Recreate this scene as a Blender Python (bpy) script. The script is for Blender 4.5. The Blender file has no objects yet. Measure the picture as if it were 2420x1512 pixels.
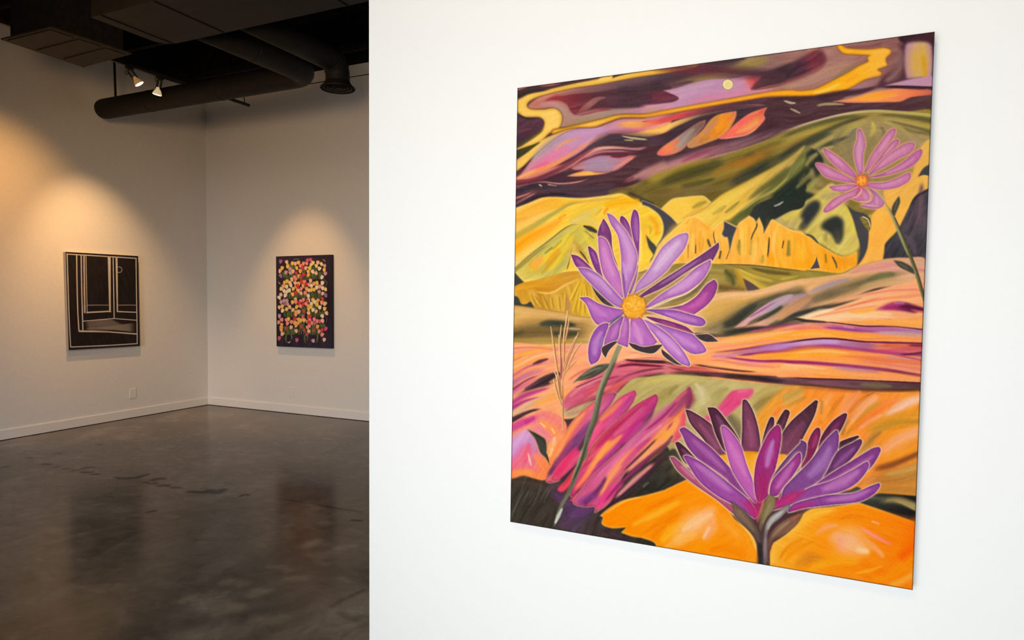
import numpy as np
PX0,PY0,PW,PH=1192,62,1030,1346
class Painter:
    """a small brush engine: filled splines and tapered strokes on an RGB array"""
    def __init__(s,x0,y0,w,h,bg):
        s.x0,s.y0,s.w,s.h=x0,y0,w,h
        s.img=np.empty((h,w,3),np.float32); s.img[:]=s.hx(bg)
        s.rng=np.random.RandomState(7); s.tab=s.rng.rand(256,256).astype(np.float32)
        s.tiles={}; s.edge=None; s.G(0,0,1)
    def hx(s,c): return np.array([int(c[i:i+2],16)/255 for i in (0,2,4)],np.float32)
    def G(s,x,y,k=4.0): s.ox,s.oy,s.k=x,y,k
    def pts(s,t):
        o=[]
        ox,oy=s.ox,s.oy
        for q in t.split():
            if q in s.tiles: ox,oy=s.tiles[q]; continue
            sh=q.endswith('!')
            x,y=q.rstrip('!').split(',')
            p=(float(x)/s.k+ox-s.x0,float(y)/s.k+oy-s.y0)
            o.append(p)
            if sh: o.append(p)
        return np.array(o)
    def spline(s,p,closed,step=3.0):
        n=len(p); out=[]
        m=n if closed else n-1
        for i in range(m):
            if closed: a,b,c,d=p[(i-1)%n],p[i],p[(i+1)%n],p[(i+2)%n]
            else: a,b,c,d=p[max(i-1,0)],p[i],p[i+1],p[min(i+2,n-1)]
            L=np.hypot(*(c-b))
            if L<1e-6: continue
            k=max(2,int(L/step)); t=np.linspace(0,1,k,endpoint=False)[:,None]
            la=np.hypot(*(b-a)); ld=np.hypot(*(d-c))
            m1=(c-a)*.5 if la>1e-6 else (c-b)*.5; m2=(d-b)*.5 if ld>1e-6 else (c-b)*.5
            lim=1.1*L
            for mm in (m1,m2):
                q=np.hypot(*mm)
                if q>lim: mm*=lim/q
            out.append((2*t**3-3*t**2+1)*b+(t**3-2*t**2+t)*m1+(3*t**2-2*t**3)*c+(t**3-t**2)*m2)
        if not closed: out.append(p[-1:])
        return np.concatenate(out)
    def fill(s,poly,pad):
        x0=max(0,int(poly[:,0].min()-pad-1)); x1=min(s.w,int(poly[:,0].max()+pad+2))
        y0=max(0,int(poly[:,1].min()-pad-1)); y1=min(s.h,int(poly[:,1].max()+pad+2))
        if x1<=x0 or y1<=y0: return None
        W=x1-x0; SS=3
        acc=np.zeros((y1-y0,W+2))
        X=poly[:,0]; Y=poly[:,1]; X2=np.roll(X,-1); Y2=np.roll(Y,-1)
        for r in range((y1-y0)*SS):
            y=y0+(r+.5)/SS
            m=((Y<=y)&(Y2>y))|((Y2<=y)&(Y>y))
            if not m.any(): continue
            xs=np.sort(X[m]+(y-Y[m])*(X2[m]-X[m])/(Y2[m]-Y[m]))
            row=acc[r//SS]
            for a,b in zip(xs[0::2],xs[1::2]):
                for v,sg in ((a,1.),(b,-1.)):
                    v=min(max(v-x0,0),W); i=int(v); f=v-i
                    row[i]+=sg*(1-f); row[i+1]+=sg*f
        return x0,y0,x1,y1,np.clip(np.cumsum(acc,1)[:,:W]/SS,0,1).astype(np.float32)
    def blur(s,m,r):
        r=int(round(r))
        if r<1: return m
        for ax in (0,1):
            for _ in range(2):
                q=np.pad(m,[(r+1,r) if a==ax else (0,0) for a in (0,1)],mode='edge').cumsum(ax,dtype=np.float64)
                n=m.shape[ax]
                hi=q.take(range(2*r+1,2*r+1+n),ax); lo=q.take(range(0,n),ax)
                m=((hi-lo)/(2*r+1)).astype(np.float32)
        return m
    def noise(s,u,v):
        iu=np.floor(u).astype(int); iv=np.floor(v).astype(int); fu=u-iu; fv=v-iv
        fu=fu*fu*(3-2*fu); fv=fv*fv*(3-2*fv)
        T=s.tab; a=T[iu&255,iv&255]; b=T[(iu+1)&255,iv&255]; c=T[iu&255,(iv+1)&255]; d=T[(iu+1)&255,(iv+1)&255]
        return (a*(1-fu)+b*fu)*(1-fv)+(c*(1-fu)+d*fu)*fv-.5
    def put(s,x0,y0,x1,y1,col,a):
        v=s.img[y0:y1,x0:x1]; v+=(col-v)*a[...,None]
    def ramp(s,cs,t):
        cs=[s.hx(c) for c in cs.split()]
        if len(cs)==1: return np.broadcast_to(cs[0],t.shape+(3,))
        t=np.clip(t,0,1)*(len(cs)-1); i=np.minimum(t.astype(int),len(cs)-2); f=(t-i)[...,None]
        C=np.array(cs); return C[i]*(1-f)+C[i+1]*f
    def P(s,c,t,soft=0,g=None,tx=None,rim=None,halo=None,a=1.0,fl=None):
        poly=s.spline(s.pts(t),True)
        pad=max(soft*2.5,(halo[1]*2.2 if halo else 0),2)
        r=s.fill(poly,pad)
        if r is None: return
        x0,y0,x1,y1,m=r
        m0=m
        if halo:
            s.put(x0,y0,x1,y1,s.hx(halo[0]),np.clip(s.blur(m0,halo[1]*.6)*3.2,0,1)*(halo[2] if len(halo)>2 else 1))
        if soft: m=s.blur(m,soft)
        yy,xx=np.mgrid[y0:y1,x0:x1].astype(np.float32)
        if g:
            p=s.pts(g); d=p[1]-p[0]; tt=((xx-p[0][0])*d[0]+(yy-p[0][1])*d[1])/(d@d)
        else: tt=np.zeros_like(xx)
        col=s.ramp(c,tt).astype(np.float32).copy()
        if tx:
            an=np.radians(tx[0]); fi=tx[2] if len(tx)>2 else 6.
            u=(xx*np.cos(an)+yy*np.sin(an)); v=(-xx*np.sin(an)+yy*np.cos(an))
            wv=s.noise(u/60,v/45+9)*14
            col+=((s.noise(u/45,(v+wv)/fi)+.6*s.noise(u/22+5,(v+wv)/fi*2.1+3))*tx[1]*.8)[...,None]
        if rim:
            b=s.blur(m0,rim[1]); k=np.clip((1-b)*2*(rim[2] if len(rim)>2 else .7),0,1)[...,None]
            col+= (s.hx(rim[0])-col)*k
        if fl:
            k=np.clip((xx+s.x0-s.ox-fl[0]/s.k)*s.k/(fl[1]-fl[0]),0,1); m=m*k*k*(3-2*k)
        s.put(x0,y0,x1,y1,col,m*a)
    def S(s,c,t,w='4',soft=.5,a=1.0,n=.032,closed=False,core=None):
        p=s.pts(t)
        if s.edge and not closed and len(p)>1:
            for rev in (0,1):
                if rev: p=p[::-1]
                l,r=s.edge(p[-1][1])
                if p[-1][0]<l+24 or p[-1][0]>r-24:
                    d=p[-1]-p[-2]; p=np.concatenate([p,[p[-1]+d/max(np.hypot(*d),1e-6)*70]])
                if rev: p=p[::-1]
        q=s.spline(p,closed,step=3.0)
        if closed: q=np.concatenate([q,q[:1]])
        sl=np.r_[0,np.cumsum(np.hypot(*(q[1:]-q[:-1]).T))]; T=sl/max(sl[-1],1e-6)
        ws=np.array([float(x) for x in w.split()])/s.k
        wd=np.interp(T,np.linspace(0,1,len(ws)),ws)*(1+2.1*max(soft-.4,0))
        wm=wd.max()+1.5
        x0=max(0,int(q[:,0].min()-wm)); x1=min(s.w,int(q[:,0].max()+wm+2))
        y0=max(0,int(q[:,1].min()-wm)); y1=min(s.h,int(q[:,1].max()+wm+2))
        if x1<=x0 or y1<=y0: return
        B=np.full((y1-y0,x1-x0),9.,np.float32); TT=np.zeros_like(B); SG=np.zeros_like(B); WW=np.ones_like(B)
        for i in range(len(q)-1):
            A_,B_=q[i],q[i+1]; d=B_-A_; L2=d@d
            if L2<1e-9: continue
            r=max(wd[i],wd[i+1])+1.5
            xa=max(x0,int(min(A_[0],B_[0])-r)); xb=min(x1,int(max(A_[0],B_[0])+r+2))
            ya=max(y0,int(min(A_[1],B_[1])-r)); yb=min(y1,int(max(A_[1],B_[1])+r+2))
            if xb<=xa or yb<=ya: continue
            yy,xx=np.mgrid[ya:yb,xa:xb].astype(np.float32)
            xx=xx-A_[0]; yy=yy-A_[1]
            u=np.clip((xx*d[0]+yy*d[1])/L2,0,1)
            dx=xx-u*d[0]; dy=yy-u*d[1]; D=np.sqrt(dx*dx+dy*dy)
            ww=np.maximum(wd[i]*(1-u)+wd[i+1]*u,.3); R_=D/ww
            sl_=np.s_[ya-y0:yb-y0,xa-x0:xb-x0]
            m=R_<B[sl_]
            B[sl_][m]=R_[m]; TT[sl_][m]=(T[i]*(1-u)+T[i+1]*u)[m]
            SG[sl_][m]=(np.sign(d[0]*dy-d[1]*dx)*R_)[m]; WW[sl_][m]=ww[m]
        sf=np.maximum(soft,np.minimum(1.0/WW,1.2))
        al=np.clip((1+.5/WW-B)/sf,0,1); al=al*al*(3-2*al)*np.minimum(1,WW*1.6)
        if soft>=.65 and not closed and sl[-1]>3.2*wm:
            for e in (TT,1-TT):
                k=np.clip(e/.16,0,1); al=al*(k*k*(3-2*k))
        col=s.ramp(c,TT).astype(np.float32).copy()
        if core: 
            k=np.clip(1-B*1.3,0,1)[...,None]; col+=(s.ramp(core,TT)-col)*k
        if n:
            sd=s.rng.rand()*200; col+=(s.noise(SG*WW/2.4+sd,TT*sl[-1]/55+sd)*2*n)[...,None]
        s.put(x0,y0,x1,y1,col,(al*a).astype(np.float32))
    def dot(s,c,t,r,soft=1):
        p=s.pts(t)[0]; rx=r/s.k; yy,xx=np.mgrid[0:s.h,0:s.w]
        d=np.hypot(xx-p[0],yy-p[1]); al=np.clip((rx-d)/max(soft,1)+.5,0,1)
        s.img+=(s.hx(c)-s.img)*al[...,None].astype(np.float32)
def paint_landscape():
    A=Painter(PX0,PY0,PW,PH,'4e343a'); G=A.G; P=A.P; S=A.S
    K={'A':(1200,70),'B':(1520,70),'C':(1840,70),'D':(1200,390),'E':(1520,390),'F':(1840,390),'H':(1200,710),'I':(1520,710),'J':(1840,710),'K':(1200,1025),'L':(1520,1025),'M':(1840,1025)}
    A.tiles=K
    A.edge=lambda y:(1222.9-PX0-.0165*(y+PY0-208),2209-PX0-.0394*(y+PY0-75))
    def T(n): G(*K[n])
    paint_sky(A,T); paint_hills(A,T); paint_bands(A,T); paint_lower(A,T); paint_flowers(A,T)
    g=A.img.mean(2,keepdims=True); A.img=g+(A.img-g)*1.06
    A.img=np.clip(A.img,0,1); A.img=A.img+.10*(A.img-.5)*A.img*(1-A.img)*4*.6
    A.edge=None; G(0,0,1)
    for q in ('1222.9,208 1700,143.6 2209,74.8','2209,74.8 2183,734 2157.1,1394.2','2157.1,1394.2 1680,1313.5 1205.8,1232.9','1205.8,1232.9 1214,720 1222.9,208'): S('3a2624 2f2020 3a2824',q,'1.6 1.6 1.6',.6,.6)
    r=np.random.RandomState(3)
    gr=r.rand(A.h,A.w).astype(np.float32)-.5
    gr=A.blur(gr,1)*1.6
    A.img+=gr[...,None]*.05
    return A

def paint_sky(A,T):
    P,S,G=A.P,A.S,A.G
    G(0,0,1)
    P('573a3f 4e343a 583c40','1190,200 1520,120 2215,60 2215,300 1900,330 1500,470 1190,500',2,g='1220,300 2200,150',tx=(-8,.08))
    # --- left sky inside the ribbon
    T('A')
    P('c98272 9a6a68 6b4f56 5d464c','185,725 300,640 600,560 850,515 1200,450 1520,405 1520,760 1300,800 1050,800 800,870 520,905 505,800 420,745 330,755 210,755',1.5,g='180,700 1512,600',tx=(-12,.06))
    T('B')
    P('66505a 6f5559 8a6a66 8f6a66','-200,420 300,370 600,300 1000,250 1520,180 1520,420 1100,430 700,480 300,550 -200,780',3,g='0,500 1512,300',tx=(-11,.08),fl=(-150,300))
    S('7d655b 8b7353 9d8550 a38a55 8a6a5e','120,545 400,470 700,400 1000,320 1300,250','14 50 62 55 24',.9,.9)
    S('94844c 98884c','830,390 1000,330 1200,270','8 20 10',1,.6)
    S('4a3540 4e3a42','0,530 250,470 480,400 760,330 1000,270','50 44 40 34 14',.9,.8)
    S('43333a 4b3a40','560,330 760,300 1000,262','10 18 8',.8,.9)
    S('6a4450 5b3d47','100,556 300,520 500,480','5 14 6',.8,.8)
    T('A')
    S('d98a76 c07a70 8a6362','230,670 420,600 700,540 1000,500','22 20 16 12',.8,.85)
    S('84605f 7a5a5c 66505a','560,560 900,500 1300,455 1520,430','16 18 20 22',.9,.7)
    P('9a4148 7e3a42 5f3a42 503840','330,685! 440,640 520,628 640,608 850,590 1040,560 1300,560 1520,520 1520,690 1200,742 850,755 720,780 640,812! 596,775 560,710 500,672 420,672',1.2,g='380,680 1100,650',tx=(-10,.07))
    S('46353c 4c373f 4a363d','1000,570 1250,565 1520,530','20 44 60',.9,.85)
    S('b0443f 8d3a40','350,682 470,650 560,690','6 26 10',.9,.8)
    S('8f4a4c a3706b 8a5c5c','655,800 740,730 850,655 920,640','6 26 24 4',.6,.9)
    P('b88480 a88a78 a4867c b98493 bd8296','360,690 470,680 550,720 590,780 640,812 760,780 860,757 1200,742 1520,700 1520,780 1300,800 1050,808 880,850 700,890 480,925 505,860 500,790 440,745',1.5,g='430,800 1500,740',tx=(-8,.05))
    S('c98a86 bf8a86 a9907e','270,715 420,705 500,745 545,800 560,850','10 22 22 18 8',.9,.8)
    S('9b8350 9a8455','500,905 700,878 900,832','5 10 4',1,.8)
    S('8a4a50 a04850 8a3d48','650,815 760,790 860,765 1000,752','3 8 8 3',.7,.8)
    # --- ribbon
    P('fcc968 fdce70 f9bd55 fbc85f','A 980,428! 880,452 600,515 330,578 200,602 90,655! 90,780 160,828 300,832 345,872 325,940 245,1005 75,1112 75,1145! 180,1110 290,1075 400,975 480,935 513,860 503,790 440,745 330,757 215,752 182,722 205,680 300,632 600,558 850,520 1200,455 B 250,405 470,365 552,316! 300,345 20,380',.8,g='90,700 1900,300',tx=(-20,.04),rim=('b98a2c',5,.55),halo=('5c4a28',3,.55))
    T('A')
    P('fccb6a f6c45c','860,470 985,428 975,470 860,490',.6)
    P('453536','988,462! 1008,420 1250,380 1530,340 1400,372 1200,405 1050,440',.8)
    P('45363a 57383f','95,552 300,515 880,440 860,465 600,515 330,575 200,600 90,650',1,g='90,600 800,460')
    S('e08a76 8a4a4a','95,565 150,548','12 4',.6); S('a0555a c06a62 7a4648','290,535 400,522 520,505','3 9 3',.8,.8)
    S('3a2c2c 332a28','100,640 200,595 420,560','10 16 6',.8,.7)
    P('5e3e4a 553642 4c3440','90,795 160,832 300,834 343,875 322,940 243,1003 82,1105',1.5,g='200,850 150,1050',tx=(-30,.07))
    S('6a3a48 7a4450','110,960 250,930','14 6',1,.6)
    S('39352c 3b3a30','90,805 180,840 300,845','12 10 4',1,.8)
    S('57502e 4a4630','345,880 320,950 235,1015 90,1105','6 12 10 10',1,.8)
    P('fac663 f8c568','655,925 560,940 440,990 300,1055 185,1150 75,1240! 75,1345! 150,1290 240,1200 400,1068 520,985 640,938',.8,g='600,930 100,1300',tx=(-35,.05),rim=('b88e3a',4,.5))
    P('3e3e2c 4f4a2a','75,1145! 185,1108 310,1062 240,1120 160,1180 75,1232!',1.2,g='80,1180 300,1080')
    T('B')
    P('fbb84a f9c060 e7b04a f0a83c f9ac40 fbae40 fba83a fdac30 ffb020 fcb02c fdb84a','A 430,950 540,930 700,893 900,845 1050,808 1300,800 B 200,765 400,728 800,658 1200,588 1400,572 C 200,580 350,560 500,488 640,415 760,345 852,302! 838,262 880,243! 700,236 620,228 570,190 545,140! 580,138 650,178 850,188 1000,173 1064,195 1055,232 1020,265 1015,295 1034,342! 930,378! 978,412 952,440 820,474 700,540 560,600 300,622 0,628 B 1150,637 800,695 400,765 150,812 A 1300,830 1080,832 950,872 820,918 660,925 560,942 420,985',.8,g='A 430,950 C 1000,300',tx=(-20,.04),rim=('b07018',3,.6),halo=('8a6028',2.6,.5))
    # --- lilac sky with the moon
    P('cf8f9c c392ae c08fae c9889a cd7f84','-60,722 260,690 335,652 250,602 185,578! 300,556 600,478 850,460 1000,432 1130,430 1060,490 1020,568 1525,500 1525,572 1200,590 800,660 400,730 -60,798',1.2,g='0,760 1500,520',tx=(-10,.05),fl=(-50,60))
    S('bf9cb4 c29ab0','300,590 500,545 700,500','14 28 14',1,.7)
    S('d47f96 d8809a','380,700 600,650 850,610 1100,560','8 24 20 6',1,.6)
    S('b7917c b58a7a','0,770 200,745','22 8',1,.7)
    P('6b3a48 5c3540','-100,600 120,585 200,590 255,612 300,625 335,650 300,672 200,695 -100,722',1.2,g='300,650 0,650',tx=(-8,.07),fl=(-60,150))
    S('7a3a48','60,640 200,630 300,650','16 24 8',1,.6)
    P('d05a58 c04a50 e0766c','960,450 1130,430 1150,450 1040,560 1010,570 985,520',3,g='1130,440 980,520',a=.85)
    P('5b3840 553a42 47343b 4a353d','1130,430 1010,425 1150,400 1400,330 1525,270 1525,440 1300,500 1020,568! 1060,510',1.5,g='1050,480 1500,360',tx=(-15,.08))
    S('7f4448 8a4048','1180,500 1350,450 1520,400','8 20 12',1,.6)
    S('d0776a c07062 b8806e','1040,570 1300,515 1520,448','3 10 22',.9,.9)
    S('b5876c b08568','1200,570 1400,540 1525,515','6 20 30',1,.85)
    S('7a3c3a','1000,575 1200,545 1500,480','3 5 5',1,.7)
    A.dot('8f6b4e','797,518',51,2); A.dot('f7e6ae','797,518',47,1); A.dot('e9d393','800,520',36,6)
    # --- under the ribbon: mauve and rose folds
    T('A')
    P('d58a8a cd8fb5 c391b4 cf8f9e d9857f','80,1420! 150,1330 240,1215 400,1072 520,988 650,940 820,928 950,882 1080,842 1300,836 1525,808 1525,950 1350,1010 1250,1008 1080,985 950,1000 800,1082 640,1190 400,1310 200,1390 80,1425!',1,g='80,1400 1500,850',tx=(-30,.06),rim=('7a4a50',3,.6))
    S('b9a0a0 ad9698 c09ab8','210,1260 330,1140 480,1030 640,975','12 34 34 14',1,.85)
    S('c296b8 c698ba','480,1030 640,970 820,955 960,930','10 28 26 10',1,.8)
    S('e8a06a dca070 d08a90','420,1165 540,1065 740,1008','4 12 4',1,.95)
    S('e0769a e57f98 d58aa8','220,1330 330,1280 450,1190 640,1090','24 46 36 10',1,.8)
    S('e05f88','230,1330 360,1270','14 20',1,.6)
    S('f28e60 f59a60 e58a70','100,1415 260,1345 440,1270 700,1110 880,1020','8 24 20 12 5',.9,.9)
    S('f5b070','100,1405 300,1310','4 12',1,.6)
    S('e89a86 f0a080','640,1120 800,1050 960,985','5 14 6',1,.7)
    P('fbc060 fcc466 f9ba58','1080,985 1250,965 1525,880 1525,945 1420,985 1330,1010 1200,1005',1.2,g='1100,980 1500,900')
    S('e28a90 d9748a e08a80','900,965 1100,965 1250,940 1525,880','6 18 16 8',.9,.9)
    S('d98a60 f2a850 ea9a55 d8604c c4443f','1005,915 1100,895 1240,895 1400,868 1520,845','6 22 26 20 16',.9,.9)
    S('b84a4c c05a68','1250,875 1525,830','3 8',1,.8)
    T('B')
    P('e8907a d0606a 8f4a52 5a3a44','-10,835 300,790 600,735 900,690 1160,640 1150,690 900,735 600,790 300,852 -10,905',1,g='0,860 1000,700',tx=(-10,.08),fl=(-10,200))
    S('cf84a8 c87f9c 7c4a54','0,838 160,825 330,790','14 16 4',1,.85)
    S('ef9a66 d8564e c9474a 8a4048','0,900 150,868 300,830 520,780','20 20 12 4',.9,.9)
    S('e58a92 f0a088','-10,945 120,915 260,880','10 12 4',1,.8)
    P('fbbb5c fcc878 f6b38c b9727a','-10,955 150,925 350,850 600,790 880,745 1050,722 1172,712! 900,752 650,797 500,838 320,915 170,985 -10,1010',.8,g='0,980 1150,720',rim=('a97a50',3,.4),fl=(-10,80))
    S('a5505c 8a4652 c08080','560,780 800,735 1000,712 1172,712','4 8 8 2',.8,.8)
    # dark centre band tints
    T('A')
    S('4c3f48 4a3c46 5a434e','700,1180 900,1050 1100,1020 1350,1035 1500,1000','12 40 50 40 30',1,.8)
    S('b0a070 c9bd86','1060,1000 1160,1022 1330,1040','3 8 3',.8,.9); S('a59a70','1090,1042 1190,1046','2 5',.8)
    P('5a3a44 9a6066 d08a80 e0a592 b07a80','250,1450! 420,1350 560,1270 700,1180 840,1115 1000,1103 1180,1118 1320,1108! 1240,1140 1060,1130 900,1142 760,1200 640,1280 500,1350 330,1420',.8,g='250,1440 1200,1100')
    S('8a4450 6d3846 7b3d4c','600,1310 720,1230 860,1165 1020,1150 1240,1165','6 14 18 14 4',.8,.9)
    S('c08088 b87a84','700,1225 850,1160 1000,1148 1150,1150','4 8 6 2',.8,.8)
    P('c97a78 a8869c a888a0 b5828f d98078','590,1312! 720,1240 850,1195 960,1190 1050,1205 1140,1190 1225,1192! 1120,1270 1050,1320 980,1345 860,1350 720,1345 640,1330',1,g='600,1310 1200,1200',tx=(-10,.06),rim=('a85a60',4,.6))
    S('7a3444 6b3040','960,1195 1040,1200 1150,1185','6 8 3',.9,.9)
    S('e08a80 e89080','980,1330 1090,1260 1200,1200','6 12 4',.8,.8)
    S('a88c9a ac909e','760,1320 860,1300 1000,1240','10 16 6',1,.7)
    P('c08a86 f2a860 f8b760 f0a070','540,1385! 640,1352 760,1338 840,1352 990,1348! 880,1368 760,1380 640,1388',.8,g='540,1385 900,1350')
    P('4a2f38 523640','330,1420 480,1360 640,1330 720,1325 620,1360 560,1390 700,1392 900,1368 1060,1330 1000,1360 800,1400 600,1440 400,1455 250,1450',1,g='300,1430 900,1370')
    S('dd8078 e08a7a b86a6c','75,1425 220,1405 400,1330 560,1270 700,1190','5 14 16 12 4',.8,.9)
    S('6a3040 803c48','75,1440 240,1420 420,1350 600,1250 760,1150 900,1070','6 16 20 16 14 5',.8,.8)
    S('e5877a c06a6c e09a90 c98480','75,1490 200,1460 330,1440 480,1455 650,1440 800,1398','8 12 6 6 6 2',.8,.9)
    S('d98a80','75,1505 230,1480','5 3',.8)
    S('38303a 3a303a','120,1512 260,1470 380,1470 520,1490','14 26 22 14',.9,.9)
    S('c7b8a8','300,1465 316,1475','5 5',1,.9); S('c09a80 b89a80','370,1460 470,1478','5 3',.9)
    # --- leaf shapes
    T('B')
    S('42333c 4a3640','100,1180 400,950 700,800 1000,770 1180,740','30 60 60 70 40',1,.8)
    P('ef6a58 e88a66 a08678 8a7466 75554e','128,1170 180,1110 300,1030 420,945 520,880 590,855! 575,910 500,1000 400,1110 330,1160 230,1190 150,1190',1,g='150,1180 560,900',tx=(-38,.08),rim=('c98878',3,.6))
    S('ac9894 9c8a80','300,1130 400,1010 500,920','10 22 8',1,.8); S('f08a50 ee7050','190,1140 280,1080 340,1030','12 20 6',1,.7)
    P('c08a62 c98650 e58c38 e89030 d8745a','415,1090 460,1040 560,950 640,850 720,800 880,770! 875,830 810,945 710,1028 600,1072 480,1115 430,1118',1,g='430,1100 860,800',tx=(-45,.1),rim=('cf9868',4,.6))
    S('b98a78 b9896e','560,1000 650,900 720,820','10 28 8',1,.7); S('f29a28 ee9030','700,940 770,860 830,800','20 36 14',1,.7); S('b07a3c','520,1070 640,1010','14 10',1,.6)
    P('e86a60 ee6858 f07858 e88a58 df5a50','710,1028! 800,955 900,868 1020,788 1172,735! 1140,800 1152,845 1080,930 985,992 860,1018 745,1036',1,g='720,1020 1150,760',tx=(-38,.1),rim=('f09a80',3,.5))
    S('f06078 ee5a64','880,920 980,840 1080,790','10 20 8',1,.6); S('e59a62 f0a468','860,980 1000,920 1100,850','8 24 8',1,.7)
    S('f0a08c','745,1032 900,1008 985,988 1090,920','4 5 5 3',.7,.8)
    S('9a8a74 b8a488','1335,665 1390,690 1445,694','3 8 3',.8); S('8f8070 a89480','1380,742 1440,770 1490,792','3 7 2',.8)
    # --- right end of the sky
    T('C')
    P('9c7068 a87a72 a0726a 8e625e','-220,220 300,170 600,128 1180,70 1190,330 1100,440 900,540 600,600 300,590 -220,630',2,g='0,400 1100,200',tx=(-14,.08),fl=(-200,200))
    S('c08a72 c98a6a','260,190 380,180','12 12',1,.9)
    P('453138 523440 7a3b46 6f3a44','-220,440 150,300 320,205 400,190 450,260 440,320 350,390 200,455 -220,560',4,g='100,380 420,260',tx=(-25,.09),fl=(-200,40))
    S('7d4046 8a484c','0,510 200,450 380,370 450,290','8 14 14 8',1,.8)
    S('4a353c 523640 6a3440 6f3a44','B 1060,520 B 1300,440 130,340 330,260','20 40 44 30',1,.85)
    S('b98f7c b58a74','0,560 250,490 500,380 760,300','20 36 40 14',1,.7)
    S('8f7a5c 8a7858','480,500 640,390 830,310','10 16 8',1,.8)
    S('8a5a5a 7d5052','600,160 800,165 1000,130','10 18 10',1,.7)
    P('3a2730 47262f 4b2a33','1140,70 1480,15 1480,120 1200,140',2,g='1200,100 1450,60'); 
    S('63353e 5a3440 5c3844','1160,95 1180,250 1160,360 1060,450 900,550','30 34 44 44 14',.8,.95)
    P('452a33','1190,120 1480,100 1480,560 1210,470',1.5)
    P('b5889c c9a090 d0aa70 b98aa0','1200,150 1260,120 1400,120 1448,160 1450,440 1340,455 1210,468! 1192,330',3,g='1200,300 1450,300')
    P('d7a850 dba848','1260,200 1380,170 1420,300 1370,410 1260,430 1240,320',9,a=.85); S('d79a20','1360,220 1375,330','18 14',1,.7)
    P('bd8fa0 c294ac c090a8','1000,530! 1200,480 1340,455 1452,440 1452,540 1250,532',1,g='1000,530 1450,480')
    S('a8847a 9f7c70','980,500 1080,440 1150,330 1150,150','12 30 30 14',1,.6)
    S('b08a80 a8828a 96706e','480,625 700,560 900,500 1000,450','5 22 26 6',1,.8)
    T('B')
    P('fbb84a f9c060 e7b04a f0a83c f9ac40 fbae40 fba83a fdac30 ffb020 fcb02c fdb84a','A 430,950 540,930 700,893 900,845 1050,808 1300,800 B 200,765 400,728 800,658 1200,588 1400,572 C 200,580 350,560 500,488 640,415 760,345 852,302! 838,262 880,243! 700,236 620,228 570,190 545,140! 580,138 650,178 850,188 1000,173 1064,195 1055,232 1020,265 1015,295 1034,342! 930,378! 978,412 952,440 820,474 700,540 560,600 300,622 0,628 B 1150,637 800,695 400,765 150,812 A 1300,830 1080,832 950,872 820,918 660,925 560,942 420,985',.8,g='A 430,950 C 1000,300',tx=(-20,.04),rim=('b07018',3,.6),halo=('8a6028',2.6,.5))
    T('C')
    S('fcd070 fbd060','300,600 450,570 600,500','4 14 8',1,.7); S('f99a28','620,500 760,420','12 16',1,.5)
    S('e8a06a f09a60','830,455 965,415','6 4',.8,.7)
    P('c98a70 f59a58 f8a24a f29060 ee8258 c96a5c','490,686! 700,640 820,600 920,572 1100,556 1250,565 1452,572 1452,612 1250,640 1150,680 1000,686 800,684',1,g='500,680 1450,590',tx=(-6,.06))
    S('a58478 b58a80 9c7a70','560,670 740,615 920,570 1120,552','5 16 14 3',1,.8); S('ffa83c fba040','740,660 950,630 1150,600','10 24 10',1,.8)
    S('e89088 f0886a','560,684 800,684 1100,670','3 5 3',.8,.8)
    S('42262f 45303a','960,545 1100,540 1452,548','10 10 9',.7)
    S('4a3138 452d38 5a3440','300,650 600,600 760,585 960,535','16 26 22 10',.8,.9)
    S('9b8a6c a89872 9a8a70','340,722 450,702 640,705','8 10 3',.7,.95); S('a89880 b5a48a','40,668 100,690 165,694','3 8 3',.8); S('a08c78 a89478','100,745 150,762 210,795','3 7 2',.8)
    # mauve rim above the olive hill
    T('B')
    P('9d6b72 a5747a 8a5f66 6b4b54 6e4f58','-10,1345 300,1225 600,1120 850,1050 1100,980 1525,900 1525,935 1000,1122 640,1222 400,1292 -10,1440',5,g='0,1380 1500,920',tx=(-20,.1))
    S('b98884 c08a84 b07a78','0,1400 250,1310 450,1240 650,1160','10 26 22 5',1,.9)
    S('b04a68 8c4458 a5586a','330,1262 520,1180 720,1100','5 22 5',1,.7)
    S('d9939a d58c90 a9857e b08a80','-10,1438 300,1320 640,1215 1000,1112 1525,925','7 10 9 7 7',.9,.9)
    T('A')
    S('ad7a76 b5807c b8867a','1080,1445 1300,1350 1525,1265','6 26 34',1,.9); S('6a3040 7a3a48','1100,1440 1180,1400','6 10',1,.7)
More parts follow.
